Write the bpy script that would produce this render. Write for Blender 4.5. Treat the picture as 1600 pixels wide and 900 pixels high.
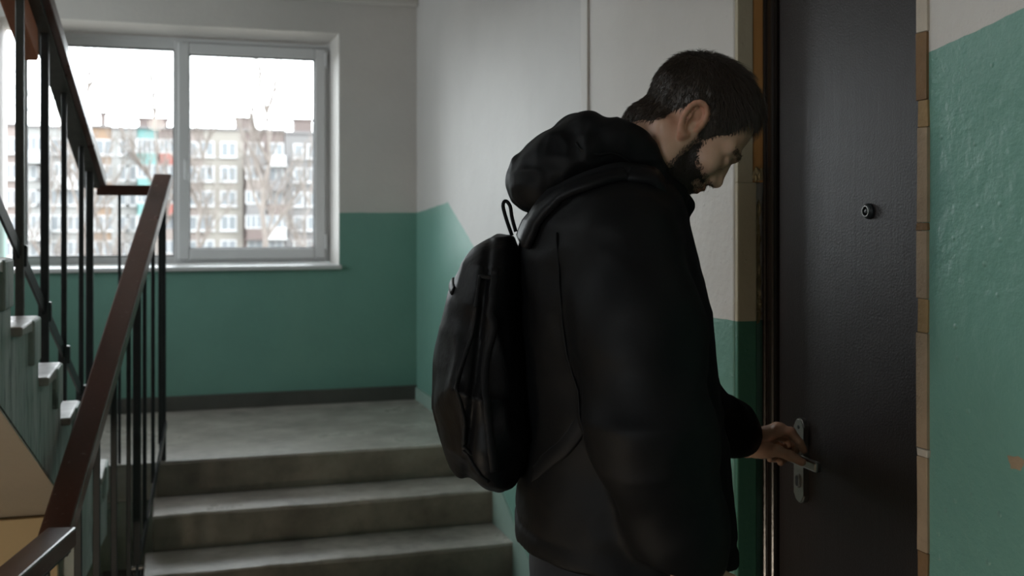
import bpy, bmesh, math, random
import numpy as np
from math import pi, sin, cos, tan, atan, radians, sqrt
from mathutils import Vector, Matrix, Euler

C = bpy.context.scene.collection
for o in list(bpy.data.objects): bpy.data.objects.remove(o)
random.seed(7); RNG = np.random.default_rng(7)
sc = bpy.context.scene

# ------------------------------------------------------------------ camera
EYE = 1.5125; YAW = radians(17.5)
cam_d = bpy.data.cameras.new('camera'); cam = bpy.data.objects.new('camera', cam_d); C.objects.link(cam)
cam.location = (0, 0, EYE); cam.rotation_euler = (pi/2, 0, -YAW)
cam_d.sensor_width = 36; cam_d.lens = 38.25; cam_d.shift_y = -105/1600
cam_d.clip_start = .05; cam_d.clip_end = 600
cam_d.dof.use_dof = True; cam_d.dof.focus_distance = 1.85; cam_d.dof.aperture_fstop = 5.4
sc.camera = cam
# ------------------------------------------------------------------ sky, lights, exposure
w = bpy.data.worlds.new('overcast_sky'); sc.world = w; w.use_nodes = True
bg = w.node_tree.nodes['Background']; bg.inputs[0].default_value = (.91, .958, 1, 1); bg.inputs[1].default_value = 9.0
sc.view_settings.view_transform = 'Standard'; sc.view_settings.look = 'None'
sc.view_settings.exposure = 0.15; sc.view_settings.gamma = 1; sc.view_settings.use_curve_mapping = False
pl = bpy.data.lights.new('window_portal', 'AREA'); pl.shape = 'RECTANGLE'; pl.size = 1.8; pl.size_y = 1.35
pl.cycles.is_portal = True
po = bpy.data.objects.new('window_portal', pl); C.objects.link(po); po.location = (.04, 6.85, 1.93); po.rotation_euler = (-pi/2, 0, 0)
pl2 = bpy.data.lights.new('window_portal', 'AREA'); pl2.shape = 'RECTANGLE'; pl2.size = 1.6; pl2.size_y = 1.3; pl2.cycles.is_portal = True  # remaining portals stand at the added left-wall windows
po2 = bpy.data.objects.new('window_portal', pl2); C.objects.link(po2); po2.location = (-2.15, 5.375, 2.05); po2.rotation_euler = (0, -pi/2, 0)
pl3 = bpy.data.lights.new('window_portal', 'AREA'); pl3.shape = 'RECTANGLE'; pl3.size = 1.9; pl3.size_y = 1.15; pl3.cycles.is_portal = True
po3 = bpy.data.objects.new('window_portal', pl3); C.objects.link(po3); po3.location = (-2.15, 3.4, 3.225); po3.rotation_euler = (0, -pi/2, 0)
pl4 = bpy.data.lights.new('window_portal', 'AREA'); pl4.shape = 'RECTANGLE'; pl4.size = 1.4; pl4.size_y = 1.5; pl4.cycles.is_portal = True
po4 = bpy.data.objects.new('window_portal', pl4); C.objects.link(po4); po4.location = (-2.15, -.6, 1.6); po4.rotation_euler = (0, -pi/2, 0)
sc.cycles.max_bounces = 10; sc.cycles.diffuse_bounces = 6; sc.cycles.transparent_max_bounces = 12
sc.cycles.sample_clamp_indirect = 4; sc.cycles.caustics_reflective = False; sc.cycles.caustics_refractive = False
sc.cycles.use_denoising = True

# ------------------------------------------------------------------ helpers
M = {}
def link(name, data): o = bpy.data.objects.new(name, data); C.objects.link(o); return o
def tag(o, label=None, cat=None, group=None, kind=None):
    for k, v in (('label', label), ('category', cat), ('group', group), ('kind', kind)):
        if v: o[k] = v
    return o
def thing(name, label, cat, loc=(0, 0, 0), rz=0, group=None, kind=None):
    o = link(name, None); o.empty_display_size = .1; o.location = loc; o.rotation_euler = (0, 0, rz)
    M[o.name] = Matrix.Translation(loc) @ Matrix.Rotation(rz, 4, 'Z')
    return tag(o, label, cat, group, kind)
def obj(name, bm, mat, parent=None, smooth=False, local=False):
    me = bpy.data.meshes.new(name)
    if parent is not None and not local: bm.transform(M[parent.name].inverted())
    bmesh.ops.recalc_face_normals(bm, faces=bm.faces)
    bm.to_mesh(me); bm.free()
    return fin(name, me, mat, parent, smooth)
def fin(name, me, mat, parent=None, smooth=False):
    if mat: me.materials.append(mat)
    if smooth: me.polygons.foreach_set('use_smooth', [True]*len(me.polygons))
    o = link(name, me)
    if parent is not None: o.parent = parent; M[o.name] = M[parent.name]
    else: M[o.name] = Matrix.Identity(4)
    return o
def npobj(name, V, Fc, mat, parent=None, smooth=True):
    """mesh from numpy arrays, already in the parent's local frame"""
    me = bpy.data.meshes.new(name); me.from_pydata(np.asarray(V).tolist(), [], np.asarray(Fc).tolist()); me.update()
    return fin(name, me, mat, parent, smooth)
def inst(name, src, parent, loc, rot=(0, 0, 0), sc_=(1, 1, 1)):
    o = src.copy(); o.name = name; C.objects.link(o); o.parent = parent; o.location = loc; o.rotation_euler = rot; o.scale = sc_
    return o
def BM(): return bmesh.new()
def box(bm, lo, hi, bev=0, seg=2, mat=None):
    x0, y0, z0 = lo; x1, y1, z1 = hi
    v = [bm.verts.new(p) for p in ((x0,y0,z0),(x1,y0,z0),(x1,y1,z0),(x0,y1,z0),(x0,y0,z1),(x1,y0,z1),(x1,y1,z1),(x0,y1,z1))]
    if mat is not None:
        for q in v: q.co = mat @ q.co
    f = [bm.faces.new([v[i] for i in q]) for q in ((3,2,1,0),(4,5,6,7),(0,1,5,4),(1,2,6,5),(2,3,7,6),(3,0,4,7))]
    if bev:
        es = list({e for q in f for e in q.edges})
        bmesh.ops.bevel(bm, geom=es, offset=bev, segments=seg, affect='EDGES', profile=.5)
    return bm
def prism(bm, poly, axis_pts, bev=0):
    """poly: list of 3D points; extruded by vector axis_pts"""
    a = [bm.verts.new(p) for p in poly]; b = [bm.verts.new(Vector(p)+Vector(axis_pts)) for p in poly]
    n = len(a); f = [bm.faces.new(a[::-1]), bm.faces.new(b)]
    for i in range(n): f.append(bm.faces.new((a[i], a[(i+1) % n], b[(i+1) % n], b[i])))
    if bev:
        es = list({e for q in f for e in q.edges}); bmesh.ops.bevel(bm, geom=es, offset=bev, segments=2, affect='EDGES', profile=.5)
    return bm
def bar(bm, a, b, wx, wz, up=(0, 0, 1), bev=0):
    """rectangular bar from a to b: wx across, wz along up"""
    a = Vector(a); b = Vector(b); d = b-a; L = d.length; d.normalize(); u = Vector(up); s = d.cross(u).normalized(); u = s.cross(d)
    m = Matrix((( s.x, d.x, u.x, a.x), (s.y, d.y, u.y, a.y), (s.z, d.z, u.z, a.z), (0, 0, 0, 1)))
    return box(bm, (-wx/2, 0, -wz/2), (wx/2, L, wz/2), bev, 2, m)
def tube(bm, pts, rad, n=8, cap=True):
    pts = [Vector(p) for p in pts]; rings = []
    if not hasattr(rad, '__len__'): rad = [rad]*len(pts)
    ref = Vector((.123, .456, .88)).normalized()
    for i, p in enumerate(pts):
        d = (pts[min(i+1, len(pts)-1)]-pts[max(i-1, 0)]).normalized()
        s = d.cross(ref).normalized(); u = s.cross(d)
        rings.append([bm.verts.new(p+(s*cos(2*pi*k/n)+u*sin(2*pi*k/n))*rad[i]) for k in range(n)])
    for i in range(len(rings)-1):
        for k in range(n): bm.faces.new((rings[i][k], rings[i][(k+1) % n], rings[i+1][(k+1) % n], rings[i+1][k]))
    if cap: bm.faces.new(rings[0][::-1]); bm.faces.new(rings[-1])
    return bm
def lathe(bm, prof, mat, n=24):
    """prof: (r, h) pairs, axis local z, mapped by mat"""
    rings = []
    for r, h in prof: rings.append([bm.verts.new(mat @ Vector((r*cos(2*pi*k/n), r*sin(2*pi*k/n), h))) for k in range(n)])
    for i in range(len(rings)-1):
        for k in range(n): bm.faces.new((rings[i][k], rings[i][(k+1) % n], rings[i+1][(k+1) % n], rings[i+1][k]))
    bm.faces.new(rings[0][::-1]); bm.faces.new(rings[-1]); return bm

# ------------------------------------------------------------------ materials
class N:
    def __init__(s, name):
        s.m = bpy.data.materials.new(name); s.m.use_nodes = True; s.t = s.m.node_tree; s.b = s.t.nodes['Principled BSDF']
    def n(s, ty, **k):
        q = s.t.nodes.new(ty)
        for a, v in k.items(): setattr(q, a, v)
        return q
    def l(s, a, b): s.t.links.new(a, b)
    def val(s, sock, v):
        if isinstance(v, (int, float)): sock.default_value = v
        elif isinstance(v, tuple): sock.default_value = v if len(v) == 4 else (*v, 1)
        else: s.l(v, sock)
    def math(s, op, a, b=0, c=None, clamp=False):
        q = s.n('ShaderNodeMath', operation=op); q.use_clamp = clamp; s.val(q.inputs[0], a); s.val(q.inputs[1], b)
        if c is not None: s.val(q.inputs[2], c)
        return q.outputs[0]
    def mix(s, f, a, b, mode='MIX'):
        q = s.n('ShaderNodeMix', data_type='RGBA', blend_type=mode); s.val(q.inputs[0], f); s.val(q.inputs[6], a); s.val(q.inputs[7], b); return q.outputs[2]
    def pos(s, scale=None, obj=True):
        if obj:
            q = s.n('ShaderNodeTexCoord').outputs['Object']
        else: q = s.n('ShaderNodeNewGeometry').outputs['Position']
        if scale:
            mp = s.n('ShaderNodeMapping'); mp.inputs['Scale'].default_value = scale; s.l(q, mp.inputs[0]); q = mp.outputs[0]
        return q
    def noise(s, sc_, det=4, rough=.55, scale=None, dist=0, obj=True):
        q = s.n('ShaderNodeTexNoise'); q.inputs['Scale'].default_value = sc_; q.inputs['Detail'].default_value = det
        q.inputs['Roughness'].default_value = rough; q.inputs['Distortion'].default_value = dist
        s.l(s.pos(scale, obj), q.inputs['Vector']); return q.outputs[0]
    def ramp(s, f, stops):
        q = s.n('ShaderNodeValToRGB'); s.l(f, q.inputs[0]); r = q.color_ramp
        while len(r.elements) < len(stops): r.elements.new(.5)
        for e, (p, c) in zip(r.elements, stops): e.position = p; e.color = (*c, 1) if len(c) == 3 else c
        return q.outputs[0]
    def bump(s, h, strength, dist=.01, prev=None):
        q = s.n('ShaderNodeBump'); q.inputs['Strength'].default_value = strength; q.inputs['Distance'].default_value = dist
        s.l(h, q.inputs['Height'])
        if prev is not None: s.l(prev, q.inputs['Normal'])
        s.l(q.outputs[0], s.b.inputs['Normal']); return q.outputs[0]
    def set(s, col=None, rough=None, metal=None, spec=None, **k):
        if col is not None: s.val(s.b.inputs['Base Color'], col)
        if rough is not None: s.val(s.b.inputs['Roughness'], rough)
        if metal is not None: s.val(s.b.inputs['Metallic'], metal)
        if spec is not None: s.val(s.b.inputs['Specular IOR Level'], spec)
        for a, v in k.items(): s.val(s.b.inputs[a], v)
        return s
def simple(name, col, rough=.5, metal=0, var=.15, nsc=12, bump=0, bdist=.003, spec=.5, bsc=60, scale=None):
    s = N(name); f = s.noise(nsc, 4, scale=scale)
    s.set(s.mix(f, tuple(c*(1-var) for c in col), tuple(min(1, c*(1+var)) for c in col)), rough, metal, spec)
    if bump: s.bump(s.noise(bsc, 4, scale=scale), bump, bdist)
    return s.m
WHITE = (.60, .575, .545); GREEN = (.155, .315, .262)
def paint(name, hfun, white=WHITE, green=GREEN, rough=.42, lump=.5, wob=.012):
    """two-tone oil-painted plaster: green dado below the height hfun(N, x, y)"""
    s = N(name); g = s.n('ShaderNodeNewGeometry').outputs['Position']; sp = s.n('ShaderNodeSeparateXYZ'); s.l(g, sp.inputs[0])
    x, y, z = sp.outputs
    h = hfun(s, x, y)
    wv = s.math('MULTIPLY', s.math('SUBTRACT', s.noise(9, 3, obj=False), .5), wob)
    m = s.math('LESS_THAN', z, s.math('ADD', h, wv)) if h is not None else 0.0
    sm = s.noise(2.2, 5, .6, obj=False); fine = s.noise(26, 4, .6, obj=False)
    wc = s.mix(sm, tuple(c*.86 for c in white), tuple(c*1.08 for c in white))
    gc = s.mix(sm, tuple(c*.82 for c in green), tuple(c*1.15 for c in green))
    gc = s.mix(s.math('MULTIPLY', fine, .25), gc, tuple(c*1.25 for c in green))
    s.set(s.mix(m, wc, gc), s.math('SUBTRACT', .62, s.math('MULTIPLY', m, .62-rough)), spec=.5)
    b = s.bump(s.noise(7, 3, .5, obj=False), .25*lump, .03)
    b = s.bump(s.noise(38, 4, .6, obj=False), .35*lump, .008, b)
    v = s.n('ShaderNodeTexVoronoi', feature='F1'); v.inputs['Scale'].default_value = 30; s.l(s.pos(None, False), v.inputs['Vector'])
    s.bump(s.ramp(v.outputs[0], [(0, (1,1,1)), (.14, (0,0,0))]), .3*lump, .006, b)
    return s.m
m_back = paint('painted_plaster_back', lambda s, x, y: 1.56, lump=.5)
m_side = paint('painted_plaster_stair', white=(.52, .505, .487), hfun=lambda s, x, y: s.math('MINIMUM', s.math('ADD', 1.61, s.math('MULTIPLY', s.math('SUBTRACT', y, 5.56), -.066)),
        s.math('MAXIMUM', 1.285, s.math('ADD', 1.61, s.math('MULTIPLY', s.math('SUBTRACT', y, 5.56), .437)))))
m_doorwall = paint('painted_plaster_door', lambda s, x, y: 1.285, lump=.8, rough=.27)
m_near = paint('painted_plaster_near', lambda s, x, y: s.math('ADD', 1.757, s.math('MULTIPLY', s.math('SUBTRACT', 1.34, y), .16)), lump=1.5, wob=.02, rough=.36)
m_white = paint('white_plaster', lambda s, x, y: -50.0, lump=.5)
m_beige = paint('beige_plaster', lambda s, x, y: -50.0, white=(.50, .45, .38), lump=.6)
m_ochre = paint('ochre_plaster', lambda s, x, y: -50.0, white=(.62, .47, .27), lump=.6)
m_reveal = paint('reveal_paint', lambda s, x, y: 1.285, white=(.46, .41, .30), green=(.055, .17, .12), lump=.5, wob=.006)

def concrete(name, light, dark, rough=.5):
    s = N(name); a = s.noise(3.5, 6, .65, obj=False); b = s.noise(14, 5, .6, scale=(1, 3, 1), obj=False); f = s.noise(90, 3, .6, obj=False)
    c = s.mix(s.ramp(a, [(.32, (0,0,0)), (.68, (1,1,1))]), dark, light)
    c = s.mix(s.math('MULTIPLY', s.ramp(b, [(.5, (0,0,0)), (.75, (1,1,1))]), .45), c, tuple(d*.6 for d in dark))
    s.set(c, s.ramp(a, [(.3, (rough+.14,)*3), (.7, (rough-.1,)*3)]), spec=.5)
    p = s.bump(b, .3, .006); s.bump(f, .25, .002, p); return s.m
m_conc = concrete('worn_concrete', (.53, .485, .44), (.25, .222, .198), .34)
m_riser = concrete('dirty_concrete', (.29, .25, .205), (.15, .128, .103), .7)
m_floor = concrete('floor_concrete', (.27, .255, .24), (.15, .14, .13), .55)
def stringer_mat():
    s = N('peeling_stringer_paint'); a = s.noise(5, 6, .65, scale=(1, 2.2, .35), obj=False); b = s.noise(18, 5, .65, scale=(1, 3, .3), obj=False)
    c = s.mix(s.ramp(a, [(.35, (0,0,0)), (.65, (1,1,1))]), (.30, .37, .335), (.52, .55, .52))
    c = s.mix(s.ramp(b, [(.54, (0,0,0)), (.66, (.8,.8,.8))]), c, (.07, .09, .08))
    s.set(c, .5); s.bump(b, .5, .012); return s.m
m_string = stringer_mat()
m_skirt = simple('skirting_paint', (.075, .074, .065), .6, var=.4, nsc=6, bump=.3)
m_slopeskirt = simple('sloped_skirting_paint', (.28, .40, .35), .4, var=.2, nsc=8, bump=.2)
m_pvc = simple('white_pvc', (.60, .60, .60), .32, var=.05, nsc=5)
m_gasket = simple('rubber_gasket', (.03, .03, .032), .7)
def wood(name, c1, c2, rough=.3, sc_=6, scale=(14, 1, 14), coat=0):
    s = N(name); a = s.noise(sc_, 6, .6, scale=scale, dist=.6); b = s.noise(55, 3, .6); c = s.noise(3, 4)
    col = s.mix(a, c1, c2); col = s.mix(s.ramp(b, [(.66, (0,0,0)), (.74, (.45,.45,.45))]), col, (.35, .27, .22))
    s.set(col, s.ramp(c, [(.3, (rough+.15,)*3), (.7, (rough,)*3)])); s.bump(a, .12, .004)
    s.b.inputs['Coat Weight'].default_value = coat; s.b.inputs['Coat Roughness'].default_value = .15
    return s.m
m_rail = wood('brown_painted_rail', (.080, .027, .018), (.125, .042, .028), .26, coat=.3)
m_railend = wood('bare_orange_rail', (.44, .145, .075), (.56, .21, .11), .45)
m_rawwood = wood('raw_wood_strip', (.42, .20, .06), (.54, .28, .10), .6, 5, (10, 10, .8))
m_iron = simple('dark_painted_iron', (.024, .028, .030), .38, 0, var=.4, nsc=30, bump=.15, bsc=80)
m_irong = simple('grey_and_lit_iron', (.10, .098, .09), .45, .2, var=.4, nsc=30, bump=.15, bsc=80)  # grey of the rail bar; on one baluster it paints in daylight
m_steel = simple('brushed_steel', (.42, .41, .39), .30, 1, var=.1, nsc=60, scale=(1, 1, 14))
m_black = simple('black_hole', (.004, .004, .004), .6)
def door_mat():
    s = N('dark_brown_door_steel'); f = s.noise(260, 2, .5); g = s.noise(1.7, 4, .6, scale=(1, 1.6, .5)); v = s.noise(14, 4, .6, scale=(1, 6, .4))
    c = s.mix(g, (.016, .0112, .0108), (.030, .021, .0195)); s.set(c, s.ramp(v, [(.3, (.33,)*3), (.7, (.42,)*3)]), spec=.36)
    p = s.bump(f, .3, .0016); s.bump(v, .06, .004, p); return s.m
m_door = door_mat()
m_frame = simple('dark_door_frame', (.016, .011, .009), .22, 0, var=.3, nsc=20, bump=.1)
def glass_mat():
    s = N('window_glass'); t = s.t; t.nodes.remove(s.b); out = t.nodes['Material Output']
    tr = s.n('ShaderNodeBsdfTransparent'); tr.inputs[0].default_value = (.96, .975, .97, 1); gl = s.n('ShaderNodeBsdfGlossy'); gl.inputs['Roughness'].default_value = .02
    fr = s.n('ShaderNodeFresnel'); fr.inputs[0].default_value = 1.45; mx = s.n('ShaderNodeMixShader')
    s.l(s.math('MULTIPLY', fr.outputs[0], .8), mx.inputs[0]); s.l(tr.outputs[0], mx.inputs[1]); s.l(gl.outputs[0], mx.inputs[2]); s.l(mx.outputs[0], out.inputs[0]); return s.m
m_glass = glass_mat()

# ------------------------------------------------------------------ room shell
YB = 6.32
def struct(name, bm, mat, smooth=False): return tag(obj(name, bm, mat, None, smooth), kind='structure')
b = BM(); box(b, (-.27, -2.6, -.12), (1.45, 5.004, 0)); struct('floor', b, m_floor)
b = BM(); box(b, (-2.1, -2.6, -1.62), (-.27, YB, -1.5)); struct('floor_lower', b, m_floor)
b = BM(); box(b, (-.27, -2.6, -1.62), (-.20, 5.004, -.12)); struct('wall_lower', b, m_beige)
# landing under the window: slab with a rounded worn edge
b = BM(); prism(b, [(-.053, 5.0, .4575), (1.40, 5.0, .4575), (1.40, YB, .4575), (-2.0, YB, .4575), (-2.0, 4.50, .4575), (-.285, 4.50, .4575), (-.285, 5.0, .4575)], (0, 0, -.16), .012)
struct('floor_landing', b, m_conc)
b = BM(); box(b, (-.60, 5.004, -1.6), (1.40, 5.10, .30)); struct('wall_landing', b, m_string)
b = BM()
box(b, (-2.1, YB, -1.62), (-.886, 6.82, 5.6)); box(b, (.944, YB, -1.62), (1.6, 6.82, 5.6)); box(b, (-.886, YB, -1.62), (.944, 6.82, 1.252)); box(b, (-.886, YB, 2.60), (.944, 6.82, 5.6))
struct('wall_back', b, m_back)
def wall_x(bm, x0, x1, ya, yb, za, zb, holes):
    ysp = sorted({ya, yb, *[h[0] for h in holes], *[h[1] for h in holes]}); zsp = sorted({za, zb, *[h[2] for h in holes], *[h[3] for h in holes]})
    for y0, y1 in zip(ysp, ysp[1:]):
        for z0, z1 in zip(zsp, zsp[1:]):
            if not any(h[0] <= y0 < h[1] and h[2] <= z0 < h[3] for h in holes): box(bm, (x0, y0, z0), (x1, y1, z1))
    return bm
FILL_HOLES = [(4.70, 6.05, 1.45, 2.65), (2.5, 4.3, 2.70, 3.75), (-1.2, .1, 1.05, 2.20)]  # openings for the added fill windows
struct('wall_left', wall_x(BM(), -2.1, -2.0, -2.6, YB, -1.62, 5.6, FILL_HOLES), m_beige)
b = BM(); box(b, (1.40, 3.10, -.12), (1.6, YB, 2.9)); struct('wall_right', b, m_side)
b = BM(); box(b, (1.22, 2.198, -.12), (1.6, 3.145, 2.9), .006); struct('wall_right_door', b, m_doorwall)
b = BM(); box(b, (1.06, -2.6, -.12), (1.6, 1.352, 2.9), .004)
wn = struct('wall_right_near', b, m_near)
b = BM(); box(b, (1.06+.16, 1.352, 2.12), (1.6, 2.198, 2.9)); struct('wall_right_lintel', b, m_white)
b = BM(); box(b, (1.45, 1.352, -.12), (1.6, 2.198, 2.12)); struct('wall_right_recess', b, m_white)
b = BM(); box(b, (-2.1, -2.7, -1.62), (1.6, -2.6, 5.6)); struct('wall_front', b, m_beige)
b = BM(); box(b, (-.45, -2.6, 2.815), (1.6, 4.4, 2.96)); box(b, (-2.0, 4.4, 2.815), (1.45, YB, 2.96)); struct('ceiling', b, m_white)
b = BM(); box(b, (-2.1, -2.6, 5.6), (1.6, 6.82, 5.7)); struct('ceiling_upper', b, m_white)
# upper storey side so that the shaft stays closed
b = BM(); box(b, (1.2, -2.6, 2.96), (1.3, YB, 5.6)); struct('wall_right_upper', b, m_white)
# cornice stub in the corner, skirtings
b = BM(); box(b, (.55, YB-.05, 2.775), (1.40, YB, 2.815), .008); struct('trim_1', b, m_white)
b = BM(); box(b, (-2.0, YB-.018, .4575), (1.40, YB, .54), .004); struct('baseboard_back', b, m_skirt)
b = BM(); prism(b, [(1.388, 5.02, .4575), (1.388, YB-.018, .4575), (1.388, YB-.018, .53), (1.388, 5.0, .53), (1.388, 4.05, .075), (1.388, 3.2, .075), (1.388, 3.2, .0), (1.388, 4.42, 0), (1.388, 4.42, .1525), (1.388, 4.72, .1525), (1.388, 4.72, .305), (1.388, 5.02, .305)], (.012, 0, 0))
struct('baseboard_right', b, m_slopeskirt)
# painted-over conduit board on the door wall edge
b = BM(); box(b, (1.212, 3.085, 1.25), (1.222, 3.142, 2.815), .003); struct('trim_2', b, m_white)
# door reveal: painted part, raw wood strip, broken plaster
b = BM(); box(b, (1.2225, 2.186, 0), (1.272, 2.2, 1.60), .003); box(b, (1.2225, 2.186, 1.5995), (1.262, 2.2, 2.12), .002); struct('trim_3', b, m_reveal)
b = BM(); box(b, (1.261, 2.189, 1.60), (1.294, 2.204, 2.12), .003); struct('trim_4', b, m_rawwood)

# broken plaster lumps at the frame edge (part of the reveal)
def lump(bm, c, r, seed):
    q = bmesh.ops.create_icosphere(bm, subdivisions=2, radius=1)['verts']; rr = random.Random(seed)
    for v in q:
        k = 1+rr.uniform(-.25, .25); v.co = Vector((v.co.x*r[0]*k+c[0], v.co.y*r[1]*k+c[1], v.co.z*r[2]*k+c[2]))
m_foam = simple('crumbling_plaster', (.34, .27, .15), .8, var=.5, nsc=40, bump=.8, bdist=.01, bsc=90)
pl_par = bpy.data.objects['wall_right_door']
rr = random.Random(3)
for k in range(11):
    z = 1.30+k*.024; b = BM(); lump(b, (1.279+rr.uniform(-.002, .003), 2.196, z), (.009-.0004*k, .006, .019), k); obj('plaster_lump', b, m_foam, pl_par)
for k in range(4):
    b = BM(); lump(b, (1.268+.005*k, 2.19, 1.615+rr.uniform(-.008, .008)), (.008, .007, .014), 40+k); obj('plaster_lump', b, m_foam, pl_par)
# raw edge of the near wall: one block after another down the corner
cols = {'cream': (.46, .40, .33), 'brown': (.19, .105, .045), 'tan': (.33, .235, .15), 'ochre': (.30, .19, .085)}
mm = {k: simple('edge_'+k, v, .75, var=.3, nsc=18, bump=.5, bdist=.006, bsc=60) for k, v in cols.items()}
z = 2.12; seq = [('brown', .255), ('cream', .075), ('brown', .10), ('ochre', .04), ('tan', .14), ('brown', .012), ('tan', .10), ('ochre', .05), ('tan', .17), ('cream', .012), ('tan', .14), ('brown', .04), ('ochre', .20), ('tan', .24), ('brown', .12), ('tan', .30), ('ochre', .4)]
rr = random.Random(5)
for nm, hh in seq:
    z1 = max(z-hh, .0)
    b = BM(); box(b, (1.054+rr.uniform(0, .002), 1.332+rr.uniform(-.002, .002), z1+.0003), (1.10, 1.3555+rr.uniform(-.002, .003), z-.0003), .001)
    for v in b.verts: v.co += Vector((rr.uniform(-.0006, .0006), rr.uniform(-.0012, .0012), 0))
    obj('edge_block', b, mm[nm], wn); z = z1
    if z <= 0: break
b = BM(); lump(b, (1.0605, 1.163, 1.195), (.0015, .016, .011), 9); obj('bare_patch', b, mm['tan'], wn)

# ------------------------------------------------------------------ stairs
st = thing('concrete_stairs', 'worn grey concrete steps rising to the landing below the window', 'stairs', (.6, 4.4, 0))
tops = [(4.40, .1525), (4.70, .305)]
for i, (y, zt) in enumerate(tops):
    xl = -.53+.1*y-.004; b = BM()
    prism(b, [(xl, y+.012, 0), (xl, y, zt-.035), (xl, y-.008, zt), (xl, y+.305, zt), (xl, y+.305, 0)], (1.40-xl-.002, 0, 0), .006)
    bmesh.ops.subdivide_edges(b, edges=[e for e in b.edges if abs(e.verts[0].co.x-e.verts[1].co.x) > .8], cuts=24)
    for v in b.verts:
        if v.co.z > zt-.02 and v.co.y < y+.02: v.co.z -= .003*abs(sin(v.co.x*9+i*2))+.002*random.random(); v.co.y += .002*sin(v.co.x*5+i)
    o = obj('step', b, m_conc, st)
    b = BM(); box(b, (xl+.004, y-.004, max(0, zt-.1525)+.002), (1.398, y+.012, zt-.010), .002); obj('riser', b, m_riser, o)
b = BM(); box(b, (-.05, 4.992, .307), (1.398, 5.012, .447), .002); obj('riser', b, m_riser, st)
# upper flight on the left: sawtooth side, soffit, separate treads
sx = lambda y: -.576+.08*y
st2 = thing('concrete_stairs', 'upper flight of peeling grey-green concrete steps climbing at the left edge of the photo', 'stairs', (-1.1, 4.5, .4575))
y = 4.49; zt = .5835; ys = []
while zt < 2.9 and y > -.4: ys.append((y, zt)); y -= .33; zt += .1675
nz = lambda yy: .9185+.508*(3.83-yy)
for k, (yy, zz) in enumerate(ys):
    ya = yy; yb = yy-.33; bot = lambda q: max(nz(q)-.385, .3) if q < 3.74 else .3
    pr = [(ya, zz-.004), (yb, zz-.004), (yb, bot(yb))]+([(3.74, bot(3.7399)), (3.74, .3)] if yb < 3.74 < ya else [])+[(ya, bot(ya))]
    b = BM(); f1 = [b.verts.new((sx(p)-.012, p, q)) for p, q in pr]; f2 = [b.verts.new((-1.99, p, q)) for p, q in pr]; n_ = len(pr)
    b.faces.new(f1); b.faces.new(f2[::-1])
    for i in range(n_): b.faces.new((f1[i], f2[i], f2[(i+1) % n_], f1[(i+1) % n_]))
    obj('step', b, m_string, st2)
for (yy, zz) in ys:
    b = BM(); x1 = sx(yy-.15)
    prism(b, [(x1, yy+.014, zz-.10), (x1, yy+.016, zz+.004), (x1, yy-.325, zz+.004), (x1, yy-.325, zz-.02), (x1, yy-.10, zz-.02), (x1, yy-.10, zz-.10)], (-1.9-x1, 0, 0), .006)
    bmesh.ops.triangulate(b, faces=[f for f in b.faces if len(f.verts) > 4])
    obj('tread', b, m_conc, st2)
    b = BM(); box(b, (x1-.02, yy-.13, zz-.115), (x1+.006, yy+.012, zz+.002), .006); obj('tread_end', b, m_string, st2)
b = BM()
prism(b, [(sx(3.74)-.014, 3.735, nz(3.74)-.383), (sx(.2)-.014, .2, nz(.2)-.40), (-1.99, .2, nz(.2)-.40), (-1.99, 3.735, nz(3.74)-.383)], (0, 0, -.006)); obj('soffit', b, m_beige, st2)
b = BM(); box(b, (-1.99, 3.69, -1.5), (-.335, 3.73, .583)); struct('wall_under_stairs', b, m_ochre)

# ------------------------------------------------------------------ railings
ra = thing('stair_railing', 'brown wooden handrail on black iron balusters beside the steps to the landing', 'railing', (-.15, 4.2, 0))
def rA(y): return Vector((-.03-.13*(5-y), y, 1.675-.51*(5-y)))
TOPA = rA(5.03); BOTA = rA(3.06)
b = BM(); bar(b, rA(5.045), rA(3.02), .078, .052, bev=.006); hr = obj('handrail', b, m_rail, ra)
b = BM(); bar(b, rA(5.03)-Vector((0, 0, .036)), rA(3.05)-Vector((0, 0, .036)), .045, .014, bev=.002); obj('rail_bar', b, m_iron, hr)
b = BM(); bar(b, rA(4.2)+Vector((-.008, 0, .0262)), rA(3.3)+Vector((-.008, 0, .0262)), .004, .0016); obj('rail_crack', b, m_black, hr)
# the guard rail runs on towards the viewer from the lower end
gA = Vector((-.262, 3.02, .70)); gB = Vector((-.60, 1.55, .70))
b = BM(); bar(b, gA, gB, .074, .05, bev=.006); obj('handrail', b, m_rail, ra)
b = BM(); bar(b, gA-Vector((0, 0, .034)), gB-Vector((0, 0, .034)), .045, .014, bev=.002); obj('rail_bar', b, m_iron, ra)
# link across the well at landing height
LA = Vector((-.05, 5.0, 1.675)); LB = Vector((-.30, 5.0, 1.655))
b = BM(); bar(b, Vector((-.055, 5.02, 1.645)), Vector((-.297, 5.02, 1.645)), .05, .045, bev=.004); obj('link_rail', b, m_rail, ra)
barA = lambda y: .60-.60*(5-y)
b = BM(); bar(b, (-.012, 5.03, barA(5.03)), (-.125, 4.24, barA(4.24)), .008, .04, bev=.001); obj('bottom_bar', b, m_iron, ra)
def rod(x, y, z0, z1, wd, par, mat=m_iron, nm='baluster'):
    b = BM(); box(b, (x-wd/2, y-wd/2, z0), (x+wd/2, y+wd/2, z1), wd*.12, 1); return obj(nm, b, mat, par)
F_ = 1700.
def ang(px): return atan((px-800)/F_)+YAW
def onA(px): t = tan(ang(px)); y = -.68/(t-.13); return t*y, y
def onB(px): t = tan(ang(px)); y = -.7/(t-.08); return t*y, y
rod(-.027, 5.03, .4575, 1.65, .030, ra, nm='post')
for px in (250, 239, 226): x, y = onA(px); rod(x, y, barA(y)-.02, rA(y).z-.03, .0155, ra)
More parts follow.
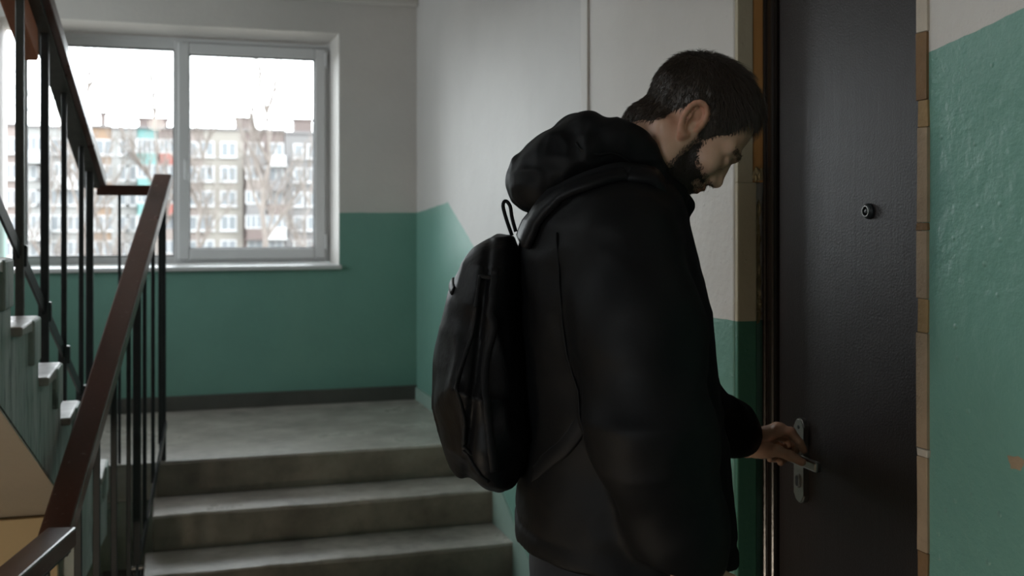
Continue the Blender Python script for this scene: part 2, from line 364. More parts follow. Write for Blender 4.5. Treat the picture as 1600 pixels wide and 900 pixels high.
x, y = onA(214); rod(x, y, 0, rA(y).z-.03, .030, ra, nm='post')
for k, zz in enumerate((barA(y), )): 
    b = BM(); tube(b, [(x-.02, y-.018, zz), (x+.02, y-.018, zz)], .009, 8); obj('bolt', b, m_steel, ra)
for px, wd in ((201, .0155), (178, .021), (151, .021), (122, .021)): x, y = onA(px); rod(x, y, 0 if x > -.262 else -.1, rA(y).z-.03, wd, ra)
rod(-.205, 5.02, .4575, 1.625, .0125, ra)
for k in range(5): p = gA.lerp(gB, (k+.4)/5); rod(p.x, p.y, -.12, .67, .018, ra)
# upper railing
rb = thing('stair_railing', 'dark iron railing with a wooden rail climbing the left flight in front of the window', 'railing', (-.4, 3.6, .4575))
def rB(y): return Vector((-.30-.08*(5-y), y, 1.655+.435*(5-y)))
b = BM(); bar(b, rB(4.99)+Vector((.03, 0, .02)), rB(1.6)+Vector((.03, 0, .02)), .03, .05, bev=.004); obj('handrail', b, m_rail, rb)
b = BM(); bar(b, rB(4.97)+Vector((-.01, 0, -.012)), rB(1.6)+Vector((-.01, 0, -.012)), .062, .012, bev=.002); obj('rail_bar', b, m_irong, rb)
b = BM(); prism(b, [rB(3.85)+Vector((-.066, 0, -.125)), rB(3.83)+Vector((-.066, 0, -.022)), rB(1.6)+Vector((-.066, 0, -.022)), rB(1.6)+Vector((-.066, 0, -.125))], (.055, 0, 0), .010); obj('rail_end', b, m_railend, rb)
barB = lambda y: 1.225+.52*(3.878-y)
b = BM(); bar(b, (-.315, 4.85, barB(4.85)), (-.70+.08*2.2, 2.2, barB(2.2)), .008, .045, bev=.001); obj('bottom_bar', b, m_iron, rb)
def trB(y):
    zz = .4575
    for (yy, z_) in ys:
        if y <= yy: zz = z_
    return zz
for px, wd, mt in ((31, .024, m_irong), (70, .026, m_iron), (100, .019, m_iron), (127, .019, m_iron)):  # leftmost baluster painted lighter: the light it catches is in its colour
    x, y = onB(px); zt = trB(y); r = rod(x, y, zt+.004, rB(y).z-.01, wd, rb, mt)
    b = BM(); box(b, (x-.02, y-.006, barB(y)-.045), (x+.02, y+.024, barB(y)+.02), .004); obj('bracket', b, m_iron, r)
x, y = onB(140); rod(x, y, trB(y)+.004, rB(y).z-.005, .030, rb, nm='post')
for y in (3.15, 2.8, 2.45, 2.1): x = -.7+.08*y; rod(x, y, trB(y)+.004, rB(y).z-.01, .022, rb)

# ------------------------------------------------------------------ window
wi = thing('window_1', None, None, (.04, 6.70, 1.26), kind='structure'); wi['kind'] = 'structure'
def ring(bm, x0, x1, z0, z1, t, ya, yb, bev=.006, tb=None):
    tb = tb or t
    box(bm, (x0, ya, z0), (x0+t, yb, z1), bev); box(bm, (x1-t, ya, z0), (x1, yb, z1), bev)
    box(bm, (x0+t, ya, z0), (x1-t, yb, z0+tb), bev); box(bm, (x0+t, ya, z1-t), (x1-t, yb, z1), bev); return bm
YF = 6.70
b = BM(); ring(b, -.80, .942, 1.258, 2.592, .028, YF, YF+.07); box(b, (-.772, YF, 2.52), (.03, YF+.07, 2.566), .006); box(b, (-.772, YF, 1.282), (.03, YF+.07, 1.305), .006); box(b, (.028, YF-.003, 1.26), (.082, YF+.06, 2.575), .006)
fr = obj('window_frame', b, m_pvc, wi)
b = BM(); ring(b, .05, .914, 1.282, 2.562, .066, YF-.022, YF+.05, .008); sa = obj('sash', b, m_pvc, wi)
b = BM(); ring(b, .116, .848, 1.348, 2.496, .005, YF-.008, YF+.04, 0); obj('gasket', b, m_gasket, sa)
b = BM(); ring(b, -.772, .028, 1.305, 2.52, .006, YF+.004, YF+.05, 0); obj('gasket', b, m_gasket, fr)
b = BM(); box(b, (.12, YF+.012, 1.352), (.845, YF+.022, 2.492)); obj('pane', b, m_glass, wi)
b = BM(); box(b, (-.768, YF+.022, 1.31), (.024, YF+.032, 2.516)); obj('pane', b, m_glass, wi)
b = BM(); box(b, (.083, YF-.034, 1.80), (.103, YF-.022, 1.875), .004); hd = obj('window_handle', b, m_pvc, wi)
b = BM(); box(b, (.084, YF-.058, 1.755), (.102, YF-.036, 1.86), .006); box(b, (.087, YF-.04, 1.838), (.099, YF-.03, 1.855)); obj('lever', b, m_pvc, hd)
for zz in (1.34, 2.45): b = BM(); box(b, (.906, YF-.03, zz), (.924, YF-.006, zz+.09), .004); obj('hinge', b, m_pvc, sa)
b = BM(); box(b, (-.90, YB-.022, 1.232), (.955, YF+.01, 1.256), .004); obj('sill', b, m_pvc, wi)
b = BM(); box(b, (.9405, YB+.002, 1.256), (.9435, YF, 2.60)); obj('reveal_panel', b, m_white, wi)

# three unseen windows added in the left wall for fill light: on the landing, on the storey above, and beside the viewer; they light the well
for i, (y0, y1, z0, z1) in enumerate(FILL_HOLES):
    ym = (y0+y1)/2; w2 = thing('window_%d' % (i+2), None, None, (-2.05, ym, z0)); w2['kind'] = 'structure'; b = BM()
    for lo, hi in (((y0, z0), (y0+.06, z1)), ((y1-.06, z0), (y1, z1)), ((ym-.03, z0+.06), (ym+.03, z1-.06)), ((y0+.06, z0), (y1-.06, z0+.06)), ((y0+.06, z1-.06), (y1-.06, z1))): box(b, (-2.09, *lo), (-2.02, *hi), .005)
    obj('window_frame', b, m_pvc, w2)
    for a, c in ((y0+.06, ym-.03), (ym+.03, y1-.06)): b = BM(); box(b, (-2.06, a, z0+.06), (-2.05, c, z1-.06)); obj('pane', b, m_glass, w2)

# ------------------------------------------------------------------ door
dr = thing('door_1', None, None, (1.29, 1.78, 0)); dr['kind'] = 'structure'
XD = 1.283
b = BM()
box(b, (XD+.004, 2.135, 0), (1.36, 2.19, 2.10), .004); box(b, (XD-.002, 1.365, 0), (1.36, 1.42, 2.10), .004); box(b, (XD-.002, 1.365, 2.045), (1.36, 2.19, 2.10), .004)
fr = obj('door_frame', b, m_frame, dr)
for yy in (2.176, 2.142): 
    b = BM(); tube(b, [(XD+.005, yy, 0), (XD+.005, yy, 2.1)], .0065, 10); obj('frame_bead', b, m_frame, fr)
b = BM(); box(b, (XD+.010, 1.425, .01), (1.34, 2.128, 2.04), .004); lf = obj('door_leaf', b, m_door, dr)
LX = XD+.010
def capsule_plate(bm, x0, x1, yc, hw, z0, z1, bev):
    pts = [];
    for k in range(13): a = pi*k/12; pts.append((yc+hw*cos(a), z1-hw+hw*sin(a)))
    for k in range(13): a = pi+pi*k/12; pts.append((yc+hw*cos(a), z0+hw+hw*sin(a)))
    prism(bm, [(x0, p, q) for p, q in pts], (x1-x0, 0, 0)); 
    es = [e for e in bm.edges if abs(e.verts[0].co.x-x0) < 1e-5 and abs(e.verts[1].co.x-x0) < 1e-5]
    bmesh.ops.bevel(bm, geom=es, offset=bev, segments=3, affect='EDGES'); return bm
PY = 2.027
b = capsule_plate(BM(), LX-.014, LX, PY, .0185, .912, 1.092, .003); hp = obj('handle_plate', b, m_steel, dr)
RX = lambda x, y, z: Matrix.Translation((x, y, z)) @ Matrix.Rotation(-pi/2, 4, 'Y')
b = lathe(BM(), [(.004, 0), (.004, .0012), (.002, .0016)], RX(LX-.0138, PY, 1.073), 12); obj('screw', b, m_iron, hp)
b = capsule_plate(BM(), LX-.0185, LX-.013, PY, .0105, .944, .975, .002); ky = obj('cylinder_rosette', b, m_steel, hp)
b = capsule_plate(BM(), LX-.0192, LX-.018, PY, .0045, .948, .971, .0005); obj('keyhole', b, m_black, ky)
b = lathe(BM(), [(.011, 0), (.011, .012), (.008, .016), (.008, .045)], RX(LX-.012, PY, 1.022), 20); nk = obj('lever_neck', b, m_steel, hp)
b = BM(); bar(b, (LX-.058, PY+.012, 1.022), (LX-.058, 1.884, 1.020), .014, .021, bev=.004); obj('lever', b, m_steel, nk)
b = lathe(BM(), [(.0155, 0), (.0155, .004), (.012, .009), (.009, .010), (.008, .006), (.0045, .006), (.004, .009), (.001, .0095)], RX(LX, 1.800, 1.531), 28); ph = obj('peephole', b, m_iron, dr)
b = lathe(BM(), [(.0105, .008), (.0105, .0105), (.0092, .0105), (.0092, .008)], RX(LX, 1.800, 1.531), 28); obj('peephole_ring', b, m_steel, ph)
# ------------------------------------------------------------------ signed-distance modelling (organic shapes)
def snet(f, lo, hi, h):
    lo = np.array(lo, float); hi = np.array(hi, float); n = np.ceil((hi-lo)/h).astype(int)+1
    ax = [lo[i]+h*np.arange(n[i]) for i in range(3)]
    v = np.empty(n, np.float32)
    for i in range(0, n[0], 12):
        g = np.stack(np.meshgrid(ax[0][i:i+12], ax[1], ax[2], indexing='ij'), -1).reshape(-1, 3)
        v[i:i+12] = f(g).reshape(-1, n[1], n[2])
    s = v < 0
    cs = [(a, b_, c) for a in (0, 1) for b_ in (0, 1) for c in (0, 1)]
    cnt = sum(s[a:n[0]-1+a, b_:n[1]-1+b_, c:n[2]-1+c].astype(np.int8) for a, b_, c in cs)
    act = np.argwhere((cnt > 0) & (cnt < 8)); idm = -np.ones(n-1, np.int64); idm[tuple(act.T)] = np.arange(len(act))
    acc = np.zeros((len(act), 3)); num = np.zeros(len(act))
    for a in cs:
        for d in range(3):
            if a[d]: continue
            b_ = list(a); b_[d] = 1
            va = v[tuple((act+a).T)]; vb = v[tuple((act+b_).T)]; m = (va < 0) != (vb < 0)
            t = np.where(m, va/np.where(m, va-vb, 1), 0)
            p = np.array(a)[None]+np.zeros((len(act), 3)); p[:, d] += t
            acc[m] += p[m]; num[m] += 1
    V = lo+(act+acc/num[:, None])*h; F = []
    for d in range(3):
        e = (d+1) % 3; g = (d+2) % 3
        sl0 = [slice(None)]*3; sl1 = [slice(None)]*3; sl0[d] = slice(0, -1); sl1[d] = slice(1, None)
        a = s[tuple(sl0)]; c = s[tuple(sl1)]; ed = np.argwhere(a != c)
        ok = (ed[:, e] > 0) & (ed[:, g] > 0) & (ed[:, e] < n[e]-1) & (ed[:, g] < n[g]-1); ed = ed[ok]
        q = []
        for oe, og in ((0, 0), (-1, 0), (-1, -1), (0, -1)):
            k = ed.copy(); k[:, e] += oe; k[:, g] += og; q.append(idm[tuple(k.T)])
        q = np.stack(q, 1); fl = a[tuple(ed.T)]; q[~fl] = q[~fl][:, ::-1]; F.append(q)
    return V, np.concatenate(F)
def relax(V, F, it=1, k=.5):
    E_ = np.concatenate([F[:, [0, 1]], F[:, [1, 2]], F[:, [2, 3]], F[:, [3, 0]]]); E_ = np.concatenate([E_, E_[:, ::-1]])
    dg = np.bincount(E_[:, 0], minlength=len(V))[:, None]
    for _ in range(it):
        S = np.stack([np.bincount(E_[:, 0], V[E_[:, 1], d], len(V)) for d in range(3)], 1); V = V*(1-k)+k*S/np.maximum(dg, 1)
    return V
def grad(f, P, e=.0012):
    P = np.asarray(P, float); g = np.stack([f(P+d)-f(P-d) for d in np.eye(3)*e], 1); return g/np.maximum(np.linalg.norm(g, axis=1, keepdims=True), 1e-9)
def stick(f, P, off=0, it=14):
    P = np.array(P, float)
    for _ in range(it): P -= (f(P)-off)[:, None]*grad(f, P)*.8
    return P
def smin(a, b_, k): h = np.clip(.5+.5*(b_-a)/k, 0, 1); return b_*(1-h)+a*h-k*h*(1-h)
def smax(a, b_, k): return -smin(-a, -b_, k)
def sph(P, c, r): return np.linalg.norm(P-np.array(c), axis=1)-r
def ell(P, c, r, R=None):
    q = P-np.array(c)
    if R is not None: q = q @ R
    r = np.array(r); k0 = np.linalg.norm(q/r, axis=1); k1 = np.linalg.norm(q/(r*r), axis=1); return k0*(k0-1)/np.maximum(k1, 1e-9)
def cone(P, a, b_, r1, r2):
    a = np.array(a, float); d = np.array(b_, float)-a; t = np.clip((P-a) @ d/max(d @ d, 1e-12), 0, 1); return np.linalg.norm(P-a-t[:, None]*d, axis=1)-(r1+(r2-r1)*t)
def chain(P, pts, rs, k):
    o = None
    for i in range(len(pts)-1):
        c = cone(P, pts[i], pts[i+1], rs[i], rs[i+1]); o = c if o is None else smin(o, c, k)
    return o
_perm = RNG.random((64, 64, 64)).astype(np.float32)
def vnoise(P):
    i = np.floor(P).astype(int); f = P-i; f = f*f*f*(f*(f*6-15)+10); i &= 63; j = (i+1) & 63; x, y, z = f.T
    g = lambda a, b_, c: _perm[a, b_, c]
    c00 = g(i[:,0],i[:,1],i[:,2])*(1-x)+g(j[:,0],i[:,1],i[:,2])*x; c10 = g(i[:,0],j[:,1],i[:,2])*(1-x)+g(j[:,0],j[:,1],i[:,2])*x
    c01 = g(i[:,0],i[:,1],j[:,2])*(1-x)+g(j[:,0],i[:,1],j[:,2])*x; c11 = g(i[:,0],j[:,1],j[:,2])*(1-x)+g(j[:,0],j[:,1],j[:,2])*x
    return ((c00*(1-y)+c10*y)*(1-z)+(c01*(1-y)+c11*y)*z)*2-1
def folds(P, sc_): # ridged noise: cloth creases
    q = P*np.array(sc_); q = q+.6*np.stack([vnoise(q*.7+9), vnoise(q*.7+31), vnoise(q*.7+57)], 1)
    return 1-2*np.abs(vnoise(q))
def sections(P, rows, pw=2.3):
    """stacked super-ellipses: rows of (z, x_front, x_back, half_width)"""
    rows = sorted(rows); zs = np.array([r[0] for r in rows]); z = P[:, 2]
    xf = np.interp(z, zs, [r[1] for r in rows]); xb = np.interp(z, zs, [r[2] for r in rows]); hw = np.interp(z, zs, [r[3] for r in rows])
    cx = (xf+xb)/2; rx = (xf-xb)/2
    k = (np.abs((P[:, 0]-cx)/rx)**pw+np.abs(P[:, 1]/hw)**pw)**(1/pw); d = (k-1)*np.minimum(rx, hw)
    return np.maximum(d, np.maximum(z-zs[-1], zs[0]-z))

# ------------------------------------------------------------------ the man: frame x = facing, y = his left (away from the viewer), z up
PXC, PZC = .16, 1.75
def L(px, py, d): return np.array([(px-800)/1700*d-PXC, d-PZC, EYE+(345-py)/1700*d])
pb = (PXC*cos(YAW)+PZC*sin(YAW), -PXC*sin(YAW)+PZC*cos(YAW), 0)
man = thing('person', 'bearded man with bowed head in a black hooded jacket reaching for the door handle', 'person', pb, -YAW)
MAN = np.array(M[man.name])
def skin_mat():
    s = N('skin'); at = s.n('ShaderNodeVertexColor', layer_name='tint'); f = s.noise(45, 4, .6); g = s.noise(9, 3)
    c = s.mix(f, (.49, .29, .195), (.60, .38, .27)); c = s.mix(s.ramp(g, [(.4, (0,0,0)), (.75, (.35,.35,.35))]), c, (.62, .33, .25))
    c = s.mix(1.0, c, at.outputs[0], 'MULTIPLY')
    s.set(c, .48, spec=.4); s.b.inputs['Subsurface Weight'].default_value = .08; s.b.inputs['Subsurface Radius'].default_value = (.01, .004, .002)
    s.bump(s.noise(420, 3, .6), .15, .001); return s.m
m_skin = skin_mat()
m_hair = simple('dark_brown_hair', (.038, .026, .0185), .48, var=.5, nsc=160)
m_beard = simple('dark_brown_beard', (.034, .023, .017), .55, var=.5, nsc=160)
def cloth(name, col, rough, sheen, bsc=500, wr=.2):
    s = N(name); f = s.noise(bsc, 2, .5); g = s.noise(18, 4, .6)
    s.set(s.mix(g, tuple(c*.8 for c in col), tuple(c*1.25 for c in col)), rough, spec=.20)
    s.b.inputs['Sheen Weight'].default_value = sheen; s.b.inputs['Sheen Roughness'].default_value = .4
    p = s.bump(s.noise(34, 4, .55), wr, .004); s.bump(f, .2, .0008, p); return s.m
m_jacket = cloth('black_jacket_fabric', (.0030, .0031, .0037), .60, .0)
m_pack = cloth('black_backpack_nylon', (.0040, .0040, .0050), .48, .01, 700, .4)
m_web = cloth('black_webbing', (.006, .006, .007), .6, .05, 900, .05)
m_jeans = cloth('dark_grey_denim', (.020, .022, .027), .8, .05, 600)
m_boot = simple('black_leather', (.012, .011, .011), .4, bump=.2)

# --- head, in its own frame (origin between the ear canals, x = out of the face, z = crown), bowed by 49 degrees
PIT = radians(49); HC = np.array([.1179, 0, 1.660])
RH = np.array([[cos(PIT), 0, sin(PIT)], [0, 1, 0], [-sin(PIT), 0, cos(PIT)]])   # columns: face, left, crown
toH = lambda P: (P-HC) @ RH
fromH = lambda Q: Q @ RH.T+HC
def head(Q):
    S = Q.copy(); S[:, 1] = np.abs(S[:, 1])
    d = ell(Q, (-.011, 0, .045), (.087, .073, .077))
    d = smin(d, ell(Q, (.034, 0, .041), (.045, .057, .056)), .03)
    d = smin(d, ell(Q, (.042, 0, -.020), (.041, .054, .060)), .025)
    d = smin(d, ell(Q, (.056, 0, -.058), (.028, .034, .034)), .02)
    d = smin(d, cone(S, (.006, .052, -.052), (.064, .014, -.085), .018, .016), .02)
    d = smin(d, cone(S, (.004, .060, -.010), (.006, .053, -.052), .016, .018), .02)
    d = smin(d, sph(Q, (.071, 0, -.083), .018), .018)
    d = smin(d, sph(S, (.058, .044, -.012), .020), .022)
    d = smin(d, cone(S, (.084, .012, .028), (.066, .047, .026), .011, .010), .012)
    d = smax(d, -ell(S, (.096, .031, .006), (.017, .016, .012)), .012)
    d = smin(d, sph(S, (.0725, .031, .007), .0125), .003)                 # eyeballs
    d = smin(d, ell(S, (.0745, .031, .009), (.0125, .0155, .0105)), .003)  # lowered upper lids
    d = smin(d, cone(S, (.085, .022, -.001), (.076, .046, -.003), .003, .002), .006)
    nose = cone(Q, (.0815, 0, .021), (.0975, 0, -.015), .0072, .0078)
    nose = smin(nose, sph(Q, (.0975, 0, -.0185), .0088), .008); nose = smin(nose, sph(S, (.0885, .0115, -.0225), .0080), .008)
    nose = smin(nose, cone(Q, (.080, 0, .002), (.080, 0, -.022), .012, .013), .012)
    d = smin(d, nose, .008)
    d = smax(d, -ell(S, (.0925, .0055, -.0295), (.006, .0032, .004)), .003)
    d = smin(d, ell(Q, (.071, 0, -.046), (.018, .027, .016)), .012)
    d = smin(d, ell(Q, (.0885, 0, -.0420), (.0072, .020, .0048)), .004); d = smin(d, ell(Q, (.0845, 0, -.0520), (.0080, .018, .0058)), .004)
    d = smax(d, -cone(S, (.098, 0, -.0472), (.080, .024, -.0490), .0018, .0012), .003)
    d = smax(d, -ell(Q, (.0935, 0, -.0640), (.010, .022, .005)), .010)
    return d
EA = Matrix.Rotation(radians(-14), 3, 'Y') @ Matrix.Rotation(radians(0), 3, 'X')
def ears(Q):
    S = Q.copy(); S[:, 1] = np.abs(S[:, 1]); q = S-np.array((-.004, .0735, .002))
    q = q @ np.array(EA); q[:, 1] -= -.35*q[:, 0]-.0                         # the back of the ear stands out
    th = np.linspace(-.35, 1.62*pi, 15); rim = []
    for t in th: rim.append((.0165*cos(t)*(1+.1*sin(t))-.001, .006-.003*cos(t), .0265*sin(t)+.006 if sin(t) > 0 else .030*sin(t)+.006))
    d = chain(q, rim, [.0040]*4+[.0042]*5+[.0042, .0044, .0046, .0058, .0062, .005], .003)
    d = smin(d, ell(q, (-.002, -.001, .002), (.0165, .0045, .028)), .004)
    d = smin(d, chain(q, [(-.006, .004, .022), (-.0085, .005, .006), (-.004, .005, -.012), (.004, .004, -.017)], [.0032]*4, .003), .003)
    d = smin(d, sph(q, (.0115, .004, -.004), .0048), .004); d = smin(d, ell(q, (-.001, .003, -.026), (.0075, .004, .008)), .004)
    d = smax(d, -ell(q, (.0025, .0080, -.003), (.0082, .0110, .0120)), .003)
    d = smax(d, -ell(q, (-.0035, .0075, .017), (.0055, .005, .008)), .003)
    return d
def neck(P):
    a = fromH(np.array([[-.034, 0, -.040]]))[0]
    d = cone(P, a, (-.028, 0, 1.50), .049, .066)
    d = smin(d, cone(P, fromH(np.array([[-.005, 0, -.055]]))[0], (.035, 0, 1.49), .046, .055), .03)
    S = P.copy(); S[:, 1] = np.abs(S[:, 1])
    d = smin(d, cone(S, fromH(np.array([[-.028, .058, -.030]]))[0], (.058, .018, 1.49), .014, .012), .022)   # neck muscle behind the ear
    return d
def f_head(P): Q = toH(P); return smin(smin(head(Q), neck(P), .022), ears(Q), .004)
V, Fq = snet(f_head, (-.12, -.105, 1.47), (.27, .105, 1.80), .0021); V = relax(V, Fq, 1, .35)
headV, headF = V, Fq
Q = toH(V); tint = np.ones((len(V), 3))
def blend(mask, col): global tint; m = np.clip(mask, 0, 1)[:, None]; tint = tint*(1-m)+np.array(col)*m
blend((.022-np.abs(Q[:, 1]))/.006*((Q[:, 0] > .078) & (Q[:, 2] < -.0365) & (Q[:, 2] > -.058)), (.85, .55, .5))
blend((ears(Q) < .001)*.55, (1.05, .72, .66))
def hairmask(Q):
    """>0 on the scalp: the fringe, the temples, round the ear and down to the nape"""
    x, y, z = Q.T; ay = np.abs(y)
    line = np.interp(x, [-.12, -.0674, -.0564, -.0367, -.0345, -.02, -.01, .004, .012, .018, .032, .036, .050, .0535, .057, .075, .1], [-.074, -.071, -.052, -.026, -.004, .021, .030, .026, .004, -.002, .0, .014, .036, .055, .080, .086, .088])
    return z-line+.004*vnoise(Q*90)
def beardmask(Q):
    x, y, z = Q.T; ay = np.abs(y)
    up = np.interp(x, [.0, .018, .034, .036, .05, .065, .08, .10], [-.02, .004, .004, -.010, -.028, -.031, -.0285, -.028])
    lo = np.interp(x, [-.02, .0, .03, .06, .09], [-.066, -.074, -.098, -.108, -.112])
    m = np.minimum(up-z, z-lo); m = np.minimum(m, x-.019-.05*np.maximum(0, -.03-z))
    lips = np.sqrt(((z+.0475)/.0095)**2+(y/.024)**2)-1; m = np.minimum(m, np.where(x > .068, lips*.012, 1))
    m = np.minimum(m, np.where(x > .0865, -.031-z, 1))
    return m+.0035*vnoise(Q*110)
earm = ears(Q) < .0012
hm = np.where(earm, -1, hairmask(Q)); bm_ = np.where(earm, -1, beardmask(Q))
blend(hm/.010*.8, (.22, .17, .15)); blend((bm_+.004)/.018*.62, (.25, .19, .17))
def strands(mask, V, n, lens, wid, flow, lift, seed, seg=3):
    r = np.random.default_rng(seed); idx = np.flatnonzero(mask > 0); k = r.choice(idx, n); m = mask[k]
    P0 = V[k]+r.normal(0, .0009, (n, 3)); nr = grad(f_head, P0); Qk = toH(P0)
    d = flow(Qk, r) @ RH.T; d -= nr*(np.sum(d*nr, 1))[:, None]; d /= np.maximum(np.linalg.norm(d, axis=1, keepdims=True), 1e-6)
    ln = lens(Qk, m, r); side = np.cross(d, nr); out = []; fcs = []
    li = lift*(.6+.8*r.random(n)); rings = []
    for s_ in range(seg+1):
        t = s_/seg; c = P0-nr*.0008+d*(ln*t)[:, None]+nr*(ln*li*(t*1.35-.75*t*t))[:, None]
        c = c+r.normal(0, .0006*t, (n, 3)); wv = wid*(1-.85*t)
        rings.append(np.stack([c+side*wv, c+nr*wv*.9, c-side*wv], 1))
    A = np.stack(rings, 1).reshape(n, -1, 3); base = (np.arange(n)*3*(seg+1))[:, None]
    fl = []
    for s_ in range(seg):
        o = s_*3
        for a in range(3):
            c2 = (a+1) % 3; fl.append([o+a, o+c2, o+3+c2, o+3+a])
    fl = np.array(fl); Fs = (base[:, :, None]+fl[None]).reshape(-1, 4); return A.reshape(-1, 3), Fs
def shell(mask, V, F, thick):
    keep = mask > 0; fk = F[np.all(keep[F], 1)]; u, inv = np.unique(fk, return_inverse=True); nr = grad(f_head, V[u]); return V[u]+nr*thick(toH(V[u]), mask[u])[:, None], inv.reshape(-1, 4)
def join(parts):
    Vs, Fs, o = [], [], 0
    for v, f in parts: Vs.append(v); Fs.append(f+o); o += len(v)
    return np.concatenate(Vs), np.concatenate(Fs)
def hthick(Q, m):
    top = np.clip((Q[:, 2]-.02)/.06, 0, 1)*np.clip((Q[:, 0]+.08)/.06, 0, 1); return np.clip(m/.022, 0, 1)*(.0015+.0042*top)+.0012*vnoise(Q*130)*np.clip(m/.02, 0, 1)
def hflow(Q, r):
    c = np.array((-.065, 0, .095)); d = Q-c; d = d+np.array((.03, 0, -.02)); d[:, 2] -= .03*(Q[:, 2] < .06); return d+r.normal(0, .016, d.shape)
def hlen(Q, m, r):
    top = np.clip((Q[:, 2]-.03)/.06, 0, 1); back = np.clip((-.02-Q[:, 0])/.04, 0, 1)
    return (.007+.022*top*(1-.6*back)+-.008*np.clip((Q[:, 0]-.02)/.04, 0, 1))*(.6+.7*r.random(len(m)))
sv, sf = shell(hm, V, Fq, hthick); sv2 = V.copy(); hv = V+grad(f_head, V)*np.maximum(hthick(Q, hm), 0)[:, None]*(hm > 0)[:, None]
a, b_ = strands(hm, hv, 15000, hlen, .00055, hflow, .42, 11)
HairV, HairF = join([(sv, sf), (a, b_)])
def bflow(Q, r): return np.stack([np.full(len(Q), .35), np.sign(Q[:, 1])*.1, np.full(len(Q), -.9)], 1)+r.normal(0, .35, Q.shape)
def bthick(Q, m): return np.clip((m-.004)/.02, 0, 1)*(.0018+.0025*np.clip((-.06-Q[:, 2])/.03, 0, 1)+.0012*vnoise(Q*170))
bv, bf = shell(bm_-.005, V, Fq, lambda Q, m: bthick(Q, m+.005)); hv = V+grad(f_head, V)*(np.maximum(bthick(Q, bm_), 0)*(bm_ > 0))[:, None]*.6
a, b_ = strands(bm_+.003, hv, 7000, lambda Q, m, r: (.0040+.0045*np.clip(m/.02, 0, 1))*np.where(Q[:, 0] > .062, .55, 1)*(.6+.7*r.random(len(m))), .0005, bflow, .75, 12, 2)
BeardV, BeardF = join([(bv, bf), (a, b_)])
xq, yq, zq = Q.T; em = np.where((np.abs(zq-.030+.10*(np.abs(yq)-.03)) < .0052) & (np.abs(yq) > .012) & (np.abs(yq) < .052) & (xq > .055), .01, -1)
BrowV, BrowF = strands(em, V, 550, lambda Q, m, r: .0055*(.6+.7*r.random(len(m))), .00042, lambda Q, r: np.stack([-.2+0*Q[:, 0], np.sign(Q[:, 1]), .15+0*Q[:, 0]], 1)+r.normal(0, .3, Q.shape), .4, 13, 2)

# --- hands
def hand_far(P):
    W = L(1168, 692, 2.30); k = .004
    im, mm_, rm, pm = L(1217, 672, 2.235), L(1213, 671, 2.262), L(1209, 678, 2.287), L(1203, 688, 2.305)
    d = smin(cone(P, W+(0, -.006, .004), im, .021, .0135), cone(P, W, mm_, .021, .0135), .012)
    d = smin(d, cone(P, W+(0, .006, -.003), rm, .020, .013), .012); d = smin(d, cone(P, W+(0, .010, -.008), pm, .018, .012), .012)
    d = smin(d, cone(P, L(1181, 704, 2.27), L(1203, 704, 2.235), .016, .014), .014)
    d = smin(d, chain(P, [L(1190, 704, 2.25), L(1213, 704, 2.215), L(1234, 712, 2.195), L(1253, 722, 2.185)], [.0155, .0118, .0100, .0082], .006), .008)
    d = smin(d, chain(P, [im, L(1236, 675, 2.22), L(1249, 692, 2.212), L(1256, 703, 2.212)], [.0115, .0098, .0086, .0074], .004), .006)
    d = smin(d, chain(P, [mm_, L(1236, 676, 2.265), L(1246, 698, 2.268), L(1236, 716, 2.25)], [.0115, .0098, .0088, .0076], .004), .005)
    d = smin(d, chain(P, [rm, L(1230, 686, 2.292), L(1236, 708, 2.29), L(1220, 722, 2.262)], [.0112, .0094, .0086, .0076], .004), .005)
    d = smin(d, chain(P, [pm, L(1221, 700, 2.30), L(1220, 717, 2.29), L(1203, 717, 2.262)], [.0102, .0086, .0078, .0068], .004), .005)
    for c in (im, mm_, rm): d = smin(d, sph(P, c+(.002, -.002, .004), .0105), .008)
    return d
ELB = np.array((.185, .36, 1.165)); WR = L(1168, 692, 2.30)
def f_handfar(P): return smin(hand_far(P), cone(P, ELB, WR, .042, .026), .02)
hv1, hf1 = snet(f_handfar, (.20, .30, .96), (.46, .61, 1.19), .0017)
NE = np.array((.030, -.262, 1.215)); NW = np.array((.088, -.215, 1.030))
def hand_near(P):
    d0 = (NW-NE)/np.linalg.norm(NW-NE)*.4+np.array((.30, .05, -.80)); d0 /= np.linalg.norm(d0); s0 = np.array((-.25, .3, .0)); s0 /= np.linalg.norm(s0); s0 = np.array((.72, .25, .25)); s0 -= d0*(s0 @ d0); s0 /= np.linalg.norm(s0); n0 = np.cross(d0, s0)
    pt = lambda a, b_, c: NW+d0*a+s0*b_+n0*c
    d = smin(cone(P, pt(0, .010, 0), pt(.092, .026, 0), .021, .0135), cone(P, pt(0, -.006, 0), pt(.086, -.026, 0), .021, .012), .014)
    d = smin(d, cone(P, pt(0, 0, 0), pt(.095, .004, 0), .022, .013), .014)
    for b_, ln in ((.028, .072), (.009, .08), (-.011, .074), (-.029, .058)):
        d = smin(d, chain(P, [pt(.09, b_, 0), pt(.09+ln*.5, b_*1.05, .008), pt(.09+ln*.8, b_*1.02, .024), pt(.09+ln, b_, .040)], [.0105, .0095, .0085, .0072], .003), .005)
    return smin(d, chain(P, [pt(.02, .018, .006), pt(.050, .046, .016), pt(.080, .054, .026), pt(.105, .050, .034)], [.016, .0115, .0098, .008], .006), .010)
def f_handnear(P): return smin(hand_near(P), cone(P, NE, NW, .040, .026), .02)
hv2, hf2 = snet(f_handnear, (-.02, -.34, .80), (.28, -.10, 1.24), .0024)
